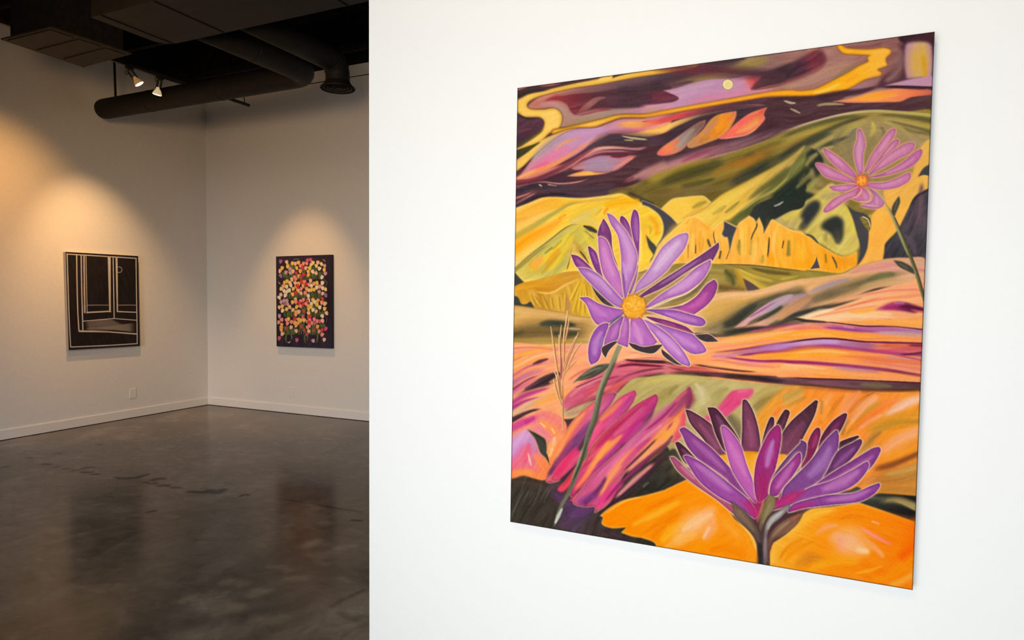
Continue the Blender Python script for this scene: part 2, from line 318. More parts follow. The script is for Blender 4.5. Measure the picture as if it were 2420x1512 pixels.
def paint_hills(A,T):
    P,S,G=A.P,A.S,A.G
    G(0,0,1)
    P('7d6a38 6f602f 7a6934 94803f','1440,500 1430,465 1462,450 1520,427 1620,392 1680,375 1770,350 1898,302 1960,276 2002,267 2065,262 2140,264 2215,273 2215,720 1300,720',1,g='1450,470 2100,280',tx=(-22,.1))
    T('D')
    S('e09888 d88c84 b87070','75,375 160,320 290,245','8 14 4',.85,.9); S('d88880 c07070','75,310 180,275 250,240','6 8 3',.85,.9); S('3a2c34 332830','75,395 250,320 450,290 700,290','14 26 24 14',.95,.9); S('4a3a44 4c3a42 50404a','250,240 500,230 800,240 1050,200','20 40 40 20',1,.8); S('2f262a','380,265 560,275','6 5',1,.7)
    S('6f5a3c 6a5434','930,260 1050,230 1200,220','8 16 10',1,.8); S('423a34 3c3632','1120,250 1250,320 1400,380','16 20 12',.95,.8)
    T('E')
    S('a08a3c 9a8438 8f7a38','0,160 250,75 480,0 700,-60','26 34 34 20',.9,.9)
    S('514a28 4a4628 55502c','120,190 330,110 560,40 800,-50','18 44 44 20',.9,.85)
    S('a8762e a8722a 9a6c30','620,120 800,40 1000,-40 1200,-130','20 44 44 20',1,.85)
    S('8f7838 8c7a3c','200,250 480,170 740,80 1000,0','20 34 30 12',1,.8)
    S('4e4a2a 524c2c','330,210 560,160 700,120','12 20 8',1,.8)
    S('7c6440 746040','0,290 200,280 400,240 640,220 760,190','14 26 22 22 8',1,.6)
    S('5a4a3a 3c3d30 34382e 3a3c30','760,215 950,110 1150,10 1350,-90 1520,-190','14 40 44 34 24',.9,.95)
    T('B')
    S('8a7a3a 93823c 8c7a40','640,1250 900,1160 1200,1060 1520,960','10 20 24 20',.9,.8)
    S('6b5a2e 5a5030 5c5232','900,1210 1200,1110 1520,1000','10 24 24',1,.8)
    S('9a7030 98702f','1000,1180 1250,1110 1520,1040','14 26 20',1,.7)
    S('33382c 3a3c2e 40402e','1000,1380 1250,1230 1520,1090','14 24 22',.9,.85)
    T('C')
    P('948040 8e7c44 a08a48 8e7d40','-10,985 300,880 650,795 800,775 900,772 1100,780 1445,812 1445,1100 1200,1100 700,1150 -200,1360 -200,1050',2,g='0,1000 1400,850',tx=(-14,.1),fl=(-190,150))
    S('c4a890 c8b090 b8a868 b8a858','-10,980 300,878 650,792 900,768 1100,778 1445,808','6 8 8 10 12 12',.8,.95)
    S('5a5434 4a4a30 565230','-10,1030 300,920 600,840 850,812','12 20 20 8',.9,.85)
    S('5a5230 5f5834 4e4a30','900,800 1150,815 1450,860','6 16 24',.9,.85)
    S('b8a24a bfa850 a89448','900,830 1150,870 1450,930','8 20 26',1,.8)
    S('5c542c 665c34','920,860 1150,930 1430,1000','6 14 16',1,.8)
    S('c8b050 bfa84c','1150,980 1300,1000 1430,1025','6 16 14',1,.85)
    S('a8924a b09848 9c8844','-10,1080 300,970 600,890 880,830','16 34 30 8',1,.85)
    S('8a6e38 87703c','-10,1150 250,1040 500,950','20 26 8',1,.8)
    S('3a3c34 353a32 464836','-10,1230 200,1120 420,1010 560,960','20 34 28 8',.95,.9)
    S('bfae5c c8b45c b8a850','540,1040 700,930 860,850','6 26 10',1,.85); S('c8b850 b0a048','880,1000 890,920 880,860','20 20 6',1,.8)
    S('9b8560 a08a68 a58f70 9a8458','400,1130 600,1000 950,960 1200,1000 1420,1080','40 90 110 90 40',1,.8)
    S('6f705c 63645a 77745c','720,960 680,1080 700,1220','26 44 20',1,.85)
    S('72704e 8a7d50','880,950 880,1050 820,1200','10 26 14',1,.7)
    S('6a6038 77683c','1150,900 1250,960 1420,980','6 14 8',1,.6)
    S('b79a48 c8ac4a a8924a','60,1280 160,1200 260,1130','6 24 6',1,.9); S('8f7a34 9a8440','300,1200 400,1090','22 10',1,.8)
    S('9c8660 a58c68 9d8a62','200,1250 350,1150 480,1050','20 60 30',1,.7)
    P('87724e 97825a 9a845c a08a5c','360,1512 420,1380 330,1280 400,1130 480,1080 700,1000 900,1000 1200,980 1440,1060 1440,1512',10,g='400,1400 1300,1100',tx=(-30,.06),a=.75)
    T('C')
    for c,t,w,a in (('4c4a32 3e4032','900,800 620,880 350,1010 60,1180 -120,1290','4 14 22 26 20',.85),('b5a25c a8965a','860,860 620,960 400,1080 200,1200 40,1330','4 16 22 24 16',.85),('3a3e34 33382e','700,1000 520,1060 330,1180 180,1310 60,1450','6 18 26 30 26',.8),('a89860 bfae60','560,1090 430,1130 300,1230 210,1330','5 14 14 8',.85),('8a7a58 9a8864','480,1250 420,1200 380,1130','20 26 14',.7),
        ('8a7c5c 6f6a52','640,920 560,1000 520,1120','10 26 20',.6),('d0bc58 c0ac54','880,860 900,940 860,1020','6 18 8',.8),('b8a858 8f8048','760,880 660,930 560,1040','5 16 8',.7),('6b6444 7f734c','960,900 1000,1000 960,1120','6 18 10',.6),('bca860 a89650','960,860 1150,930 1300,1040','5 14 10',.7),('6e6440 5e5838','1000,850 1200,900 1440,960','5 12 14',.7),('a68f74 b09878','1180,1000 1300,1060 1380,1120','16 30 16',.6),('8e7c62 94825e','700,1280 640,1200 600,1100','14 26 14',.6),('b09a70 a8906a','1000,1270 1100,1180 1200,1110','6 14 6',.5)):
        S(c,t,w,1,a)
    # orange field on the right
    T('F')
    P('fdb255 fbb450 f3b454 e8b25c','740,955 835,800 852,640 875,590 875,480 950,400 1000,330 1000,240 1250,100 1290,0 1320,-130 1440,-225 1440,215 1290,300 1150,580 1100,640 1010,745 990,885 880,915',1,g='850,900 1300,0',tx=(-60,.06))
    P('f0b058 eab058','1000,250 1250,110 1300,0 1360,-160 1440,-220 1440,230 1200,330 1020,420',8,g='1000,400 1400,0',tx=(-40,.06),a=.8)
    S('f9a846','900,700 1000,560 1080,480','40 60 20',1,.5)
    # dark rock
    P('47434a 544a50 4a454a 3f3d42','1440,210! 1300,285 1235,400 1150,570 1110,640 1010,742 1003,800 988,888! 1200,876 1400,906!',.8,g='1300,300 1100,880',tx=(-60,.12))
    S('70565f 6a505a','1330,420 1320,520 1270,600','10 30 10',1,.8); S('65515c','1190,660 1260,730 1290,830','10 30 10',1,.7); S('2c2a2e','1400,240 1290,310 1230,420','6 6 6',.9,.7)
    P('3c3e42 4a4a4c','1440,-15! 1370,30 1318,112! 1370,95 1440,105!',.8,g='1320,100 1440,0')
    S('f7c06a','1310,118 1375,98 1420,108','4 4 4',.8,.7)
    # skull-shaped pale hill
    T('F')
    P('2d312c 2f342e 30332f','-20,500 -20,60 100,-120 300,-160 420,-60 380,100 250,200 330,290 150,420',2,g='0,300 300,0')
    P('baa468 cdb662 dcc468 d0b968','-20,480 180,380 320,300 420,220 520,180 640,380 700,490 735,620 768,745 745,800 640,858 560,842 450,775 360,722 270,650 110,602 -20,562',2,g='100,500 740,600',tx=(-50,.1))
    S('d9bf58 dcc258','20,520 150,460 260,380','14 34 10',1,.8); S('d8c04c dcc458','650,420 690,520 700,640','20 30 20',1,.8); S('dcc262 d8ba60','600,820 700,790 740,700','14 26 14',1,.8)
    S('a9966a a08c60','430,300 540,280 640,360','20 40 20',1,.7); S('c8b070','300,240 420,260','20 14',1,.5); S('bda65a c8b25c','420,660 470,720 540,790','14 22 14',1,.7)
    P('2e3136 36363a','205,500 232,420 300,350 360,332 395,365 385,430 330,510 260,590 215,615 200,580 235,510',4,a=.95); S('6a5f48','240,570 200,605','20 10',1,.6)
    P('2c2f32 303236 46443c','400,590 420,540 480,500 550,480 610,520 615,600 605,690 575,742 540,730 500,660 440,620',4,a=.95)
    S('4a463c 5a5444','560,640 560,720','30 16',1,.7); S('9a8c58','450,640 440,700','10 14',1,.7)
    T('E')
    P('363a36 30342f 2c322c 2b302a','1000,470! 1060,380 1250,290 1400,150 1525,30 1525,375 1380,440 1250,510 1210,522 1140,645! 1130,590 1095,500 1070,520 1040,500',1,g='1020,450 1500,150')
    S('46443e 5a5234','1180,480 1150,620','16 3',.9,.6); S('9a9a90 b0aea0','1225,388 1275,372 1330,338','4 7 3',.8,.9)
    T('B')
    S('8a7c60 968660 7f7350','1200,1512 1350,1330 1530,1150','14 18 12',.9,.85); S('b8a848 a89a48','1330,1290 1440,1210 1520,1150','4 8 5',.9,.8)
    S('45452f 3f432f','1250,1512 1400,1330 1530,1210','20 24 14',.9,.8); S('2c362c 2b322c 2b3029','1330,1512 1450,1380 1540,1270','30 50 40',.9,.95)
    T('C')
    S('2f3a2c 2b3228 26312a','260,1270 160,1400 80,1512','34 60 70',.9,.95); S('4b4d30 50522f','300,1250 220,1340 100,1420','12 26 10',1,.8)
    S('8c8a4c 9a9850 86864c','250,1540 340,1440 390,1400','10 22 6',.9,.9); S('6c6a3a','180,1440 250,1350','10 4',1,.8); S('9a8a5c','310,1290 330,1400 430,1480','10 30 20',1,.7)
    T('C')
    for c,t,w,a in (('7c7040 8a7c48','-40,1330 80,1230 220,1150 330,1100','10 26 30 14',.9),('9a8a54 a89860','240,1300 300,1220 380,1160','10 20 10',.8),('2c342c 2a3029','E 1200,330 1350,190 C 120,1420 250,1270','20 50 60 16',.9),('4a4c30 3c402e','60,1420 170,1290 290,1190','14 22 10',.8),('b0a058 9a8c50','-60,1480 60,1370 180,1270 260,1200','8 14 14 5',.85),('5c5a36 4c4c30','-120,1440 0,1330 120,1230 240,1160','10 22 22 8',.8),('8c8250 a09458','150,1512 260,1400 340,1330','8 18 10',.7)):
        S(c,t,w,1,a)
    # --- yellow hills
    T('E')
    P('6a6a3c 5b5e38 70703f 7a7844','820,525 900,450 1000,340 1200,180 1420,-20 1525,-170 1525,0 1380,150 1250,260 1060,370 1000,470 930,520 870,560',3,g='850,520 1450,0',tx=(-42,.12))
    P('f6c658 e9bc52 d8b055 b99b58','130,780! 200,690 330,570 430,488 640,358 760,270 950,170 1100,90 1250,10 1400,-80 1530,-190 1480,-100 1300,120 1050,330 900,450 815,520 770,530 700,600 400,700',2,g='400,600 1450,-100',tx=(-40,.09))
    S('a89040 9a8440','640,470 720,420 790,370','8 16 6',.9,.8); S('8f7e3e','760,460 850,390 920,330','6 12 4',.9,.8); S('e8c45c efca58','560,520 760,340 1000,190','16 34 10',1,.7)
    S('8a8044 5c5c36 50522f 6b6a40','960,350 1100,240 1260,130 1420,-20','6 26 30 10',.95,.85); S('b7a860 a89858','900,450 1060,330 1240,230 1400,80','6 10 10 5',.8,.8)
    P('f3c152 f6c552 e0b54c','160,420! 270,322 400,300 500,290 575,293 645,352! 560,420 430,492 330,558!',.8,g='200,450 600,320',rim=('fbd890',3,.7),halo=('6b4f3c',2,.6))
    S('9a8438 8f7c38','450,410 540,365 610,340','8 18 6',1,.7); S('d89a3c','350,520 480,440 600,390','8 12 5',1,.5)
    T('D')
    P('fbd078 f6c648 f4c24a f5c640','55,412! 200,358 330,308 480,302 700,312 950,285 1080,270 1200,330 1350,392 1440,465 1478,560 1470,660 1420,740 1395,800 1390,850 1340,970! 1240,1012 950,1020 660,1005 500,1022 340,1070 150,1108 55,985',.8,g='80,700 1450,600',tx=(-28,.08),rim=('fbe09a',4,.7))
    S('f2a030 eea030 f4aa34','70,560 300,440 520,370 800,330','14 20 18 8',1,.7); S('e8b848 d8a840','90,640 300,520 500,440','6 10 6',1,.7); S('f4a028 f09824','1320,470 1400,560 1400,680','14 26 14',1,.6); S('c89c34 b88c30','1330,560 1350,600 1340,660','5 10 5',1,.6); S('f8b840 f0a838','1280,480 1290,640 1270,820','8 16 10',1,.6)
    S('fbb03a f6a530 f0a030','80,480 200,420 400,340 560,330','20 34 34 10',1,.7); S('f3a23a e8952c','110,515 220,490','8 12',1,.7)
    S('fbbf60','80,590 250,510 450,410','20 50 20',1,.8)
    S('a8a048 b0a650 b5a858 a89a50','70,680 250,575 440,450 600,365 760,345','8 22 20 12 4',.95,.9)
    S('e0b050 d0a850','600,360 800,330 1080,308','6 10 5',.9,.8)
    S('fba420 fda31a f9a52a f6a038','60,790 200,690 400,580 570,470','40 56 40 10',.95,.95); S('f0902a ee8f2c','470,510 560,460','10 8',1,.6)
    S('f9ac18 f8b020','940,380 1080,350 1220,340','20 44 20',1,.8); S('ee8c1c f09020','905,470 930,420 955,405','6 10 8',.9,.9)
    S('e0c060 d8bc68 e8c458','560,540 720,480 900,380','12 30 10',1,.8); S('dcc070 e0c468','600,540 760,520 840,560','16 40 20',1,.7)
    S('c0a040 b8983a','820,480 870,430 890,400','4 6 3',.9,.6)
    P('d8bf5c c8b860 c0b25e d6bc54','70,975 200,850 350,740 480,650 560,590 640,565 720,585 800,620 850,660 850,860 780,900 700,850 600,830 560,960 420,1060 220,1080 150,1080',1.5,g='100,950 750,620',tx=(-40,.09))
    S('8a7440 8f7c48 6a5a40','60,985 210,850 360,735 540,595 630,558 700,572','4 5 5 5 4 3',1,.85)
    S('3c3a34 34342f','720,575 780,600 840,630','6 20 10',.8,.95); S('e8c84c ecca4a','690,620 760,720 850,820','5 14 10',.9,.7); S('a08a4c','720,610 820,700','4 6',.9,.8)
    S('f0c83c f4cc40 f2c844','620,600 480,760 330,900 180,1020','5 20 26 14',1,.9); S('eec440 f2c63c','640,620 560,760 450,920 360,1020','5 20 24 10',1,.9)
    S('f2a43c f5a050','250,940 300,900','40 30',1,.8); S('e8a028 e89a24','350,960 420,870 500,770','8 24 5',1,.8); S('c8982c c89a30','300,1050 400,930 520,800','5 14 4',1,.8)
    S('8f8448 9a8c48','150,930 280,820 400,740','5 10 4',.9,.8); S('8a8040','340,840 430,770','4 8',.9,.8); S('b09a40','420,800 520,700','5 5',.9,.7)
    S('4a3f34','610,770 590,850 575,930 552,1000','2 3 3 2',.8,.8); S('c89440 b8893c','610,700 680,800 740,900','8 20 8',1,.8); S('4a4032 55452f','670,800 720,860 770,940','3 6 3',.8,.85)
    S('e8b458 f0bc60','640,720 600,860 640,980','14 30 20',1,.7)
    P('40453f 4a4c42','1305,655! 1345,710 1395,760 1408,800 1385,870 1350,965! 1335,960 1350,890 1375,850 1330,770',.8,g='1320,680 1380,900')
    S('e8b840 d8a838','1300,560 1350,600','12 10',1,.6); S('fbe080','1240,560 1260,760 1250,960','12 12 12',1,.5)
    T('E')
    P('4a444a 504a50','-10,335! 80,370 170,420 260,490 332,572! 260,640 200,690 130,775! 185,660 190,560 150,470 60,400 -10,375!',.8,g='0,350 250,600',halo=('f3d7a0',2,.6))
    # cliffs
    P('f8b650 f9b24c fab04a fba43a','130,782! 200,692 330,572 430,490 540,505 640,600 700,560 770,530 880,575 905,545 1000,478! 1045,505 1068,540 1095,490! 1135,590 1135,655! 1180,570 1222,512 1300,565 1400,610 1525,655 1525,1005 1200,962 680,935 400,930 250,945 30,985 90,880',.8,g='200,700 1500,900',tx=(84,.08),rim=('fbdc98',3,.6))
    for i,(x,y,h) in enumerate([(470,620,220),(540,600,240),(600,650,200),(700,640,240),(930,560,300),(1000,560,300),(1060,600,280),(1160,690,230),(1240,600,300),(1340,640,270),(1420,660,280),(1490,700,260)]):
        S(['fbd070','e8982c','f4b440','fbc45c'][i%4],'%d,%d %d,%d %d,%d'%(x,y,x-8,y+h//2,x-4,y+h),'5 14 8',1,.6); S('c08a34','%d,%d %d,%d'%(x+26,y+60,x+20,y+h-30),'2 4 2',1,.5)
    S('f6c85c fbc858','200,720 330,600 420,520','20 40 20',1,.7); S('e8a03a e8a440','400,560 440,510','4 4',.9,.6); S('fba63a','560,560 620,600','20 14',1,.7)
    P('46454c 4b4a50','762,530! 885,592! 850,680 815,830! 808,740 795,680 770,682 742,650! 760,600',.6,g='760,560 830,760',halo=('f9dca0',2,.6))
    S('3a3a38','1070,530 1070,580 1040,640 1010,720','6 5 4 3',.8,.85); S('453c38','1190,665 1185,760 1172,880','3 5 4',.8,.9); S('5a4a34','1330,710 1310,790','3 4',.8,.8); S('4a4038 54463a','665,610 665,680 690,760 660,700','3 4 4 3',.8,.7)
    S('4f4440','605,690 620,740 640,780','6 10 5',.8,.8); S('504438','495,745 492,840','3 4',.8,.8); S('7a6434','425,730 420,890','3 2',.8,.6); S('4a403c','735,800 715,890','5 8',.8,.8); S('4a3f38','780,895 815,800','3 2',.8,.7)
    S('6c6a30 8a7c34','910,690 905,790 915,860','5 14 5',1,.85); S('7f7a34 8f8438','1375,720 1370,830','12 18',1,.8); S('a8963c','1130,860 1125,910','8 12',1,.8); S('b08f34','1020,700 1010,860','10 10',1,.7)
    S('ff9e14 ffa318','1220,890 1300,900 1420,930','40 60 50',1,.8); S('fb9820','1260,760 1270,860','16 20',1,.6); S('fcc050 fcc458','950,560 960,680 940,820','20 34 30',1,.6)
    S('fbd068','1300,830 1305,890','6 10',.9,.8); S('f59a1c f79c1c','1440,740 1480,860','20 40',1,.6); S('fbc868 fcc870','1050,760 1040,900','30 20',1,.6)
    T('F')
    P('fcb044 fca832 fba22a','-20,570 110,612 270,665 380,748 560,850 640,862 742,812! 742,945! 580,1022 400,1002 200,985 -20,970',.8,g='0,650 500,950',tx=(80,.08),rim=('fbdc90',3,.5))
    S('ffa41c','100,900 250,960 330,900','30 30 12',1,.6); S('fcc040','180,760 220,850','30 40',1,.5); S('e8962c','640,900 720,930','30 20',1,.6); S('fbb860','320,720 340,850','14 14',1,.5)
    S('43362c','48,705 30,790','3 3',.8,.9); S('8a8034 7d7830','95,720 90,840','10 16',1,.85); S('7a6a30 8a7a34','440,830 450,930','5 8',1,.8); S('5a4c38','500,850 540,930 548,985','4 8 3',.8,.85)
    P('544a4c','298,982! 340,920 360,862! 372,910 392,972!',.5,halo=('fbd090',2,.5))
    S('40403a 4a463a','250,655 310,670 380,745','3 8 3',.8,.9)
    P('47444a 4c484a 45434a','645,378! 720,432 820,462 870,520 868,595! 830,515 770,490 800,560 850,635 838,780 800,880 738,958! 765,850 768,745 735,620 700,500',.7,g='700,420 800,850')
    S('e0cc88 d4bf70','860,480 865,470','8 8',1,.5); S('f6d898','775,480 840,510 872,600','3 4 2',.8,.8)
    # brown hill, left
    T('D')
    P('e0a030 dc9c30 d0963a','55,1150! 150,1108 340,1070 500,1022 660,1005 740,1080 820,1200 900,1330 860,1440 640,1420 480,1388 250,1355 55,1322',1,g='100,1100 500,1250',tx=(-14,.08))
    P('d69a34 c8963c d0a040 d8a83a','70,1180 250,1185 420,1200 560,1140 690,1060 760,1120 900,1340 850,1445 640,1425 480,1388 230,1350 200,1280 130,1300 60,1210',3,tx=(80,.14,8),g='100,1250 800,1300')
    S('f0b85c f6c068 eab050','240,1190 400,1205 540,1135 690,1062','3 8 8 4',.8,.9); S('c07f20 c88828','230,1160 400,1175 520,1120','8 16 5',1,.7)
    for i,(x,y,x2,y2) in enumerate([(690,1080,610,1400),(700,1080,660,1410),(710,1090,710,1420),(720,1100,760,1420),(680,1080,575,1300),(200,1200,260,1340),(240,1220,320,1350),(320,1230,380,1370),(400,1230,420,1370),(470,1220,480,1370),(540,1190,530,1380)]):
        S('e8bc40 f0c038' if i<5 else 'e0ac3c e8b84a','%d,%d %d,%d'%(x,y,x2,y2),'3 8 4',.9,.8)
        S('b08428' if i<5 else 'ac7a34','%d,%d %d,%d'%(x+14,y+10,x2+18,y2),'2 5 3',.9,.7)
    S('b08058 b88a60','560,1260 570,1340 560,1400','10 26 14',1,.6)
    P('44463c 50503e','50,990! 100,1050 155,1105! 100,1122 50,1140!',1)
    P('40423f 46463e','50,1232! 100,1250 130,1310 180,1312 215,1290 255,1352! 150,1335 50,1325!',.8,halo=('d8a858',2,.5))
    # tan rise
    P('d9a860 d4a560 cfa260 d2a566','45,1325! 200,1345 430,1378 560,1400 640,1425 830,1445 H 860,180 1300,120 1420,430 40,425 40,40',.8,g='60,1400 800,1500',tx=(-4,.07),rim=('8a6040',2,.5))
    T('H')
    S('b08850 a07c48 8f7044','60,330 300,250 560,240 830,270','40 70 60 30',1,.85); S('7d6438 6f5b38 7c6540','60,320 250,300 500,300 800,330','26 56 50 24',.95,.9)
    S('4a4c38 3d4038 46463a','270,228 420,212 560,225 670,235','10 30 26 8',.9,.95); S('4f4a34 464434','400,300 520,320 680,305','10 34 10',.95,.9); S('5c5234','80,320 180,290','14 20',1,.8)
    S('a88c4a ae8c48','60,380 400,385 830,390','16 20 14',1,.8); S('e0b070','60,90 400,140 800,180','16 26 16',1,.7); S('c8b090 c8ae88','520,270 560,262 700,270','3 8 3',1,.7)
    # olive slope centre
    T('E')
    P('a88650 a08848 948040 94823c','-300,1020 -140,1012 -40,1020  150,1000 300,940 400,935 680,935 1000,945 1200,965 1525,1000 F 300,1005 580,1025 400,1060 150,1090 0,1125 E 1300,1112 1110,1172! 980,1195 700,1205 300,1400 -300,1440',1,g='200,1000 1400,1000',tx=(14,.09))
    S('8a7c3c 8a7a3c','230,1010 330,960 420,940','10 24 6',.9,.8); S('b89a50','-20,1050 200,1000','20 14',.9,.6)
    S('c8a844 d4b048 c8a444','850,960 950,1060 1100,1150 1200,1150','6 30 34 10',.95,.95); S('d8b44c d0ac48','870,965 1050,1050 1250,1100','4 14 8',.9,.8); S('a88c38 b0943c','940,975 1150,1030 1400,1060','4 18 14',.95,.8)
    S('5c4c2c 63522e','1000,965 1200,1010 1420,1030','5 16 8',.95,.8); S('c8a850 b89a48','1280,1080 1440,1050 F 200,1040','6 12 5',.9,.8)
    S('b08830 b88c30 a8803c','860,970 910,1060 960,1190','6 26 20',.95,.9); S('6c5230 7a5c34','700,1150 800,1170 940,1180','20 34 14',1,.8); S('54502c 5a5634','780,1000 830,1060 850,1120','14 34 14',1,.8)
    S('8a8040','640,960 740,960','14 14',1,.7)
    P('5c4a4c','942,1068! 1020,1110 1105,1172! 985,1192!',.6)
    S('5c4624 6b5230','680,935 1000,942 1200,963 1525,1002 F 300,1004','3 4 4 4 3',.7,.7)

def paint_bands(A,T):
    P,S,G=A.P,A.S,A.G
    # peach / mauve rolling strips
    T('E')
    P('ecb27c e8b278 e0a874 d8a080','-40,1420 470,1408 580,1300 690,1212 830,1200 985,1196 1110,1172 1300,1112 1525,1068 F 220,1075 600,1025 740,955 900,910 1050,882 1200,876 1400,908 1400,1560 E -40,1560',1,g='500,1300 F 1300,1000',tx=(-14,.08))
    T('I')
    P('f8a678 fba468 f8985c','-1300,420 -900,425 -300,415 0,420 400,330 700,345 900,320 1525,200 J 1370,0 1370,860 800,855 0,800 I -100,760 -1300,760',1,g='-1200,600 J 1300,600',tx=(-2,.07))
    T('E')
    S('d9a85c d8a658 d0a058','500,1440 720,1330 1000,1280 1250,1230 1520,1170','26 60 44 26 8',1,.85); S('eebc8c f0b488','620,1290 800,1225 1050,1215 1300,1170 1520,1110','14 26 20 18 10',1,.8)
    S('a88a50 8f7c4a 6a6240','480,1500 700,1430 950,1370 1150,1290 1300,1230','20 40 36 22 10',1,.8)
    S('50503a 34382f 3a3a34 6c6044','640,1560 850,1450 1000,1370 1150,1290 1350,1215 1520,1200','20 36 34 22 12 5',.9,.95)
    T('I')
    P('8f7f5c 77684a 5c5440 6a5f48','470,280 700,180 900,60 1100,-20 1300,-80 1525,-110 1525,230 1200,290 900,320 700,340 600,300',6,g='500,290 1300,0',tx=(-26,.12),a=.9)
    S('d8ac60 d4a45c b89458','500,200 700,110 950,30','30 70 20',1,.7)
    S('3a3c34 33352f 3c3c36','720,240 850,200 960,110 1100,10','20 34 26 10',.9,.9)
    P('e0a090 cfa0a8 c09aac b89aa0','850,262! 1000,150 1120,60 1220,0 1340,-50 1420,-50 1300,40 1200,100 1020,190 960,240',1,g='870,260 1350,-40',tx=(-35,.1))
    S('a05a80 b07090','980,170 1150,70 1280,0','3 8 3',.8,.8); S('a8a0a8','1150,110 1300,20','8 16',1,.7)
    P('e8a088 d89c84 b08868 a88060','880,265 1050,215 1200,130 1350,30 1525,-60 1525,100 1350,170 1250,230',2,g='900,260 1450,20',tx=(-30,.12))
    S('4a4a3c 3c3c34 4f4a3e','1040,210 1180,140 1290,70 1420,-20','4 14 12 4',.9,.9); S('c8a078 d09a70','1150,230 1300,140 1450,40','6 22 10',1,.8)
    S('5c5444 46433a 5a5040','1150,250 1300,200 1450,120 1520,90','8 22 18 10',.95,.9)
    S('47443a 2f302b 35312e 6a4a48','700,320 860,295 1050,270 1200,260 1400,215','20 26 22 14 4',.9,.95)
    S('a04a78 8f3a68 8a3a62','960,300 1150,270 1350,235 1520,212','3 12 14 8',.9,.9); S('e8907a e89a90','1200,290 1400,250 1520,240','8 14 10',1,.8)
    S('f9ac58 fba848 fba030','700,380 1000,360 1300,310 1520,280','14 40 40 34',1,.8); S('f6a83c','1250,340 1520,320','20 30',1,.6)
    T('J')
    S('b08a80 9a7a64 7c6a4c 6a6448 8a7a60','F -20,1500 120,1370 400,1240 700,1140 950,1070 1250,1000','30 40 50 44 34 14',.95,.9)
    S('b89aa0 b8959c a08890','F 0,1330 120,1270 300,1210','24 26 8',.95,.9); S('a8909a 9c8a94','F 250,1210 480,1130 700,1060','6 22 8',.95,.85)
    S('d88c90 e09088 d08a90','F 640,1030 850,970 1080,940 1200,960','6 16 20 10',1,.85); S('e09890','F 780,1010 1000,985 1200,990','4 8 6',1,.8)
    S('d4a088 e0a888 d8a08a','F 1200,905 1300,930 1390,950','10 22 20',1,.8); S('d08088 d87a84','F 1250,980 1390,995','6 12',1,.8)
    S('6a6644 6e6a48','F 820,1090 960,1055 1120,1020','10 28 10',1,.9); S('7f7054 6a5c44 877458','F 280,1290 450,1230 700,1160','20 30 10',.95,.8)
    S('c8a070 d4a878 c89c70','F 700,1180 900,1120 1100,1090 1390,1090','10 26 26 26',1,.85); S('e0b088 e8a884','F 1100,1060 1250,1060 1390,1050','10 24 20',1,.8)
    S('d8a070 c89068 a8805c','-20,210 60,120 200,20 350,-60','16 34 26 8',.95,.9); S('c8906c','F 60,1440 200,1330 320,1250','8 16 6',.95,.7)
    P('fbd0a0 fbc090 f9b080 f9a878','150,172! 250,120 400,50 650,-20 900,-90 1100,-140 1390,-170 1390,280 1100,242 820,238 680,222 480,200 330,190',2,g='180,160 1350,0',tx=(-12,.08))
    S('42403a 34332f 3f3a34 5c4438','-20,235 120,150 300,95 500,45 700,-15 900,-100 1100,-148','8 18 20 18 16 10 3',.85,.95)
    S('3a3a34 35322f 3a2a30','100,180 170,172 260,190 480,205','5 12 10 5',.8,.95); S('4a4238 4a4038','-20,225 60,190 160,175','8 16 6',.9,.8)
    S('f09a70 f5a578 e8986c','400,60 650,-10 900,-70 1360,-130','5 14 20 26',1,.7); S('fbb87c fab078','560,60 900,-20 1200,-40 1370,-30','10 30 30 20',1,.6); S('d8806c d08064','640,70 780,20 960,-30','3 6 3',.9,.7)
    S('fbd4a8 fcdcb0','220,160 400,110 560,90','8 24 8',1,.9); S('ffa83c fbaa48','640,110 850,90 1000,60','6 16 8',1,.8); S('fdc888 fcc890','700,150 900,120 1100,130','6 14 6',1,.8)
    P('e08a80 b04070 9a3466 6a2848 b04a50','900,92! 960,60 1060,20 1170,12 1290,40 1350,62! 1330,100 1290,118 1180,100 1060,92',1.5,g='900,90 1350,70',tx=(0,.08)); S('5a2040 4a1c34','1110,70 1200,55 1320,75','6 16 5',.9,.9); S('b8709c','1080,25 1200,20','4 8',1,.8); S('d06a68 c8605c','1240,80 1320,100','6 8',1,.7)
    S('d07870 d07a68','820,160 950,160 1080,172','3 5 3',.8,.8); S('f9a848','740,200 950,190 1340,190','10 16 30',1,.7)
    # strip 2
    S('f0a080 e89090 d08090 e8988c','0,300 180,240 400,225 600,235','14 16 14 6',1,.8)
    S('fba03c fca43a fba44c fba86c','-20,340 250,300 500,310 750,330 1000,350 1360,350','30 44 36 24 20 16',1,.85)
    S('c46a90 b45c94 a8609a b080a8 a88098','340,240 520,245 720,265 950,270 1360,290','10 22 28 26 22',.95,.95)
    S('c8a8b0 c8a090 d89a78','880,300 1100,310 1360,330','8 18 18',1,.8); S('c090b8 c8a0c0','600,245 720,260','10 6',1,.6)
    S('4a2838 4f2838 5a2a3c 4f2a38','330,200 500,205 680,225 820,240 1100,243 1370,272','3 4 5 5 5 5',.7,.95)
    S('fba45c f59a54','700,360 1000,370 1350,375','5 12 8',1,.7)
    # strip 3
    T('I')
    S('d08a78 a84a60 8f3458 8a3060','600,495 800,475 1000,450 1250,415 1520,380','3 8 10 12 12',.85,.95); S('c07a8c b0709c b078a8','760,510 1000,480 1250,455 1520,425','5 16 20 24',.95,.9); S('8a2f68 8f2f6c 8c2c66','860,520 1050,500 1300,475 1520,455','4 10 14 18',.9,.9)
    S('e08898 d88098 c880a0','620,525 780,525 900,520','8 22 8',1,.8)
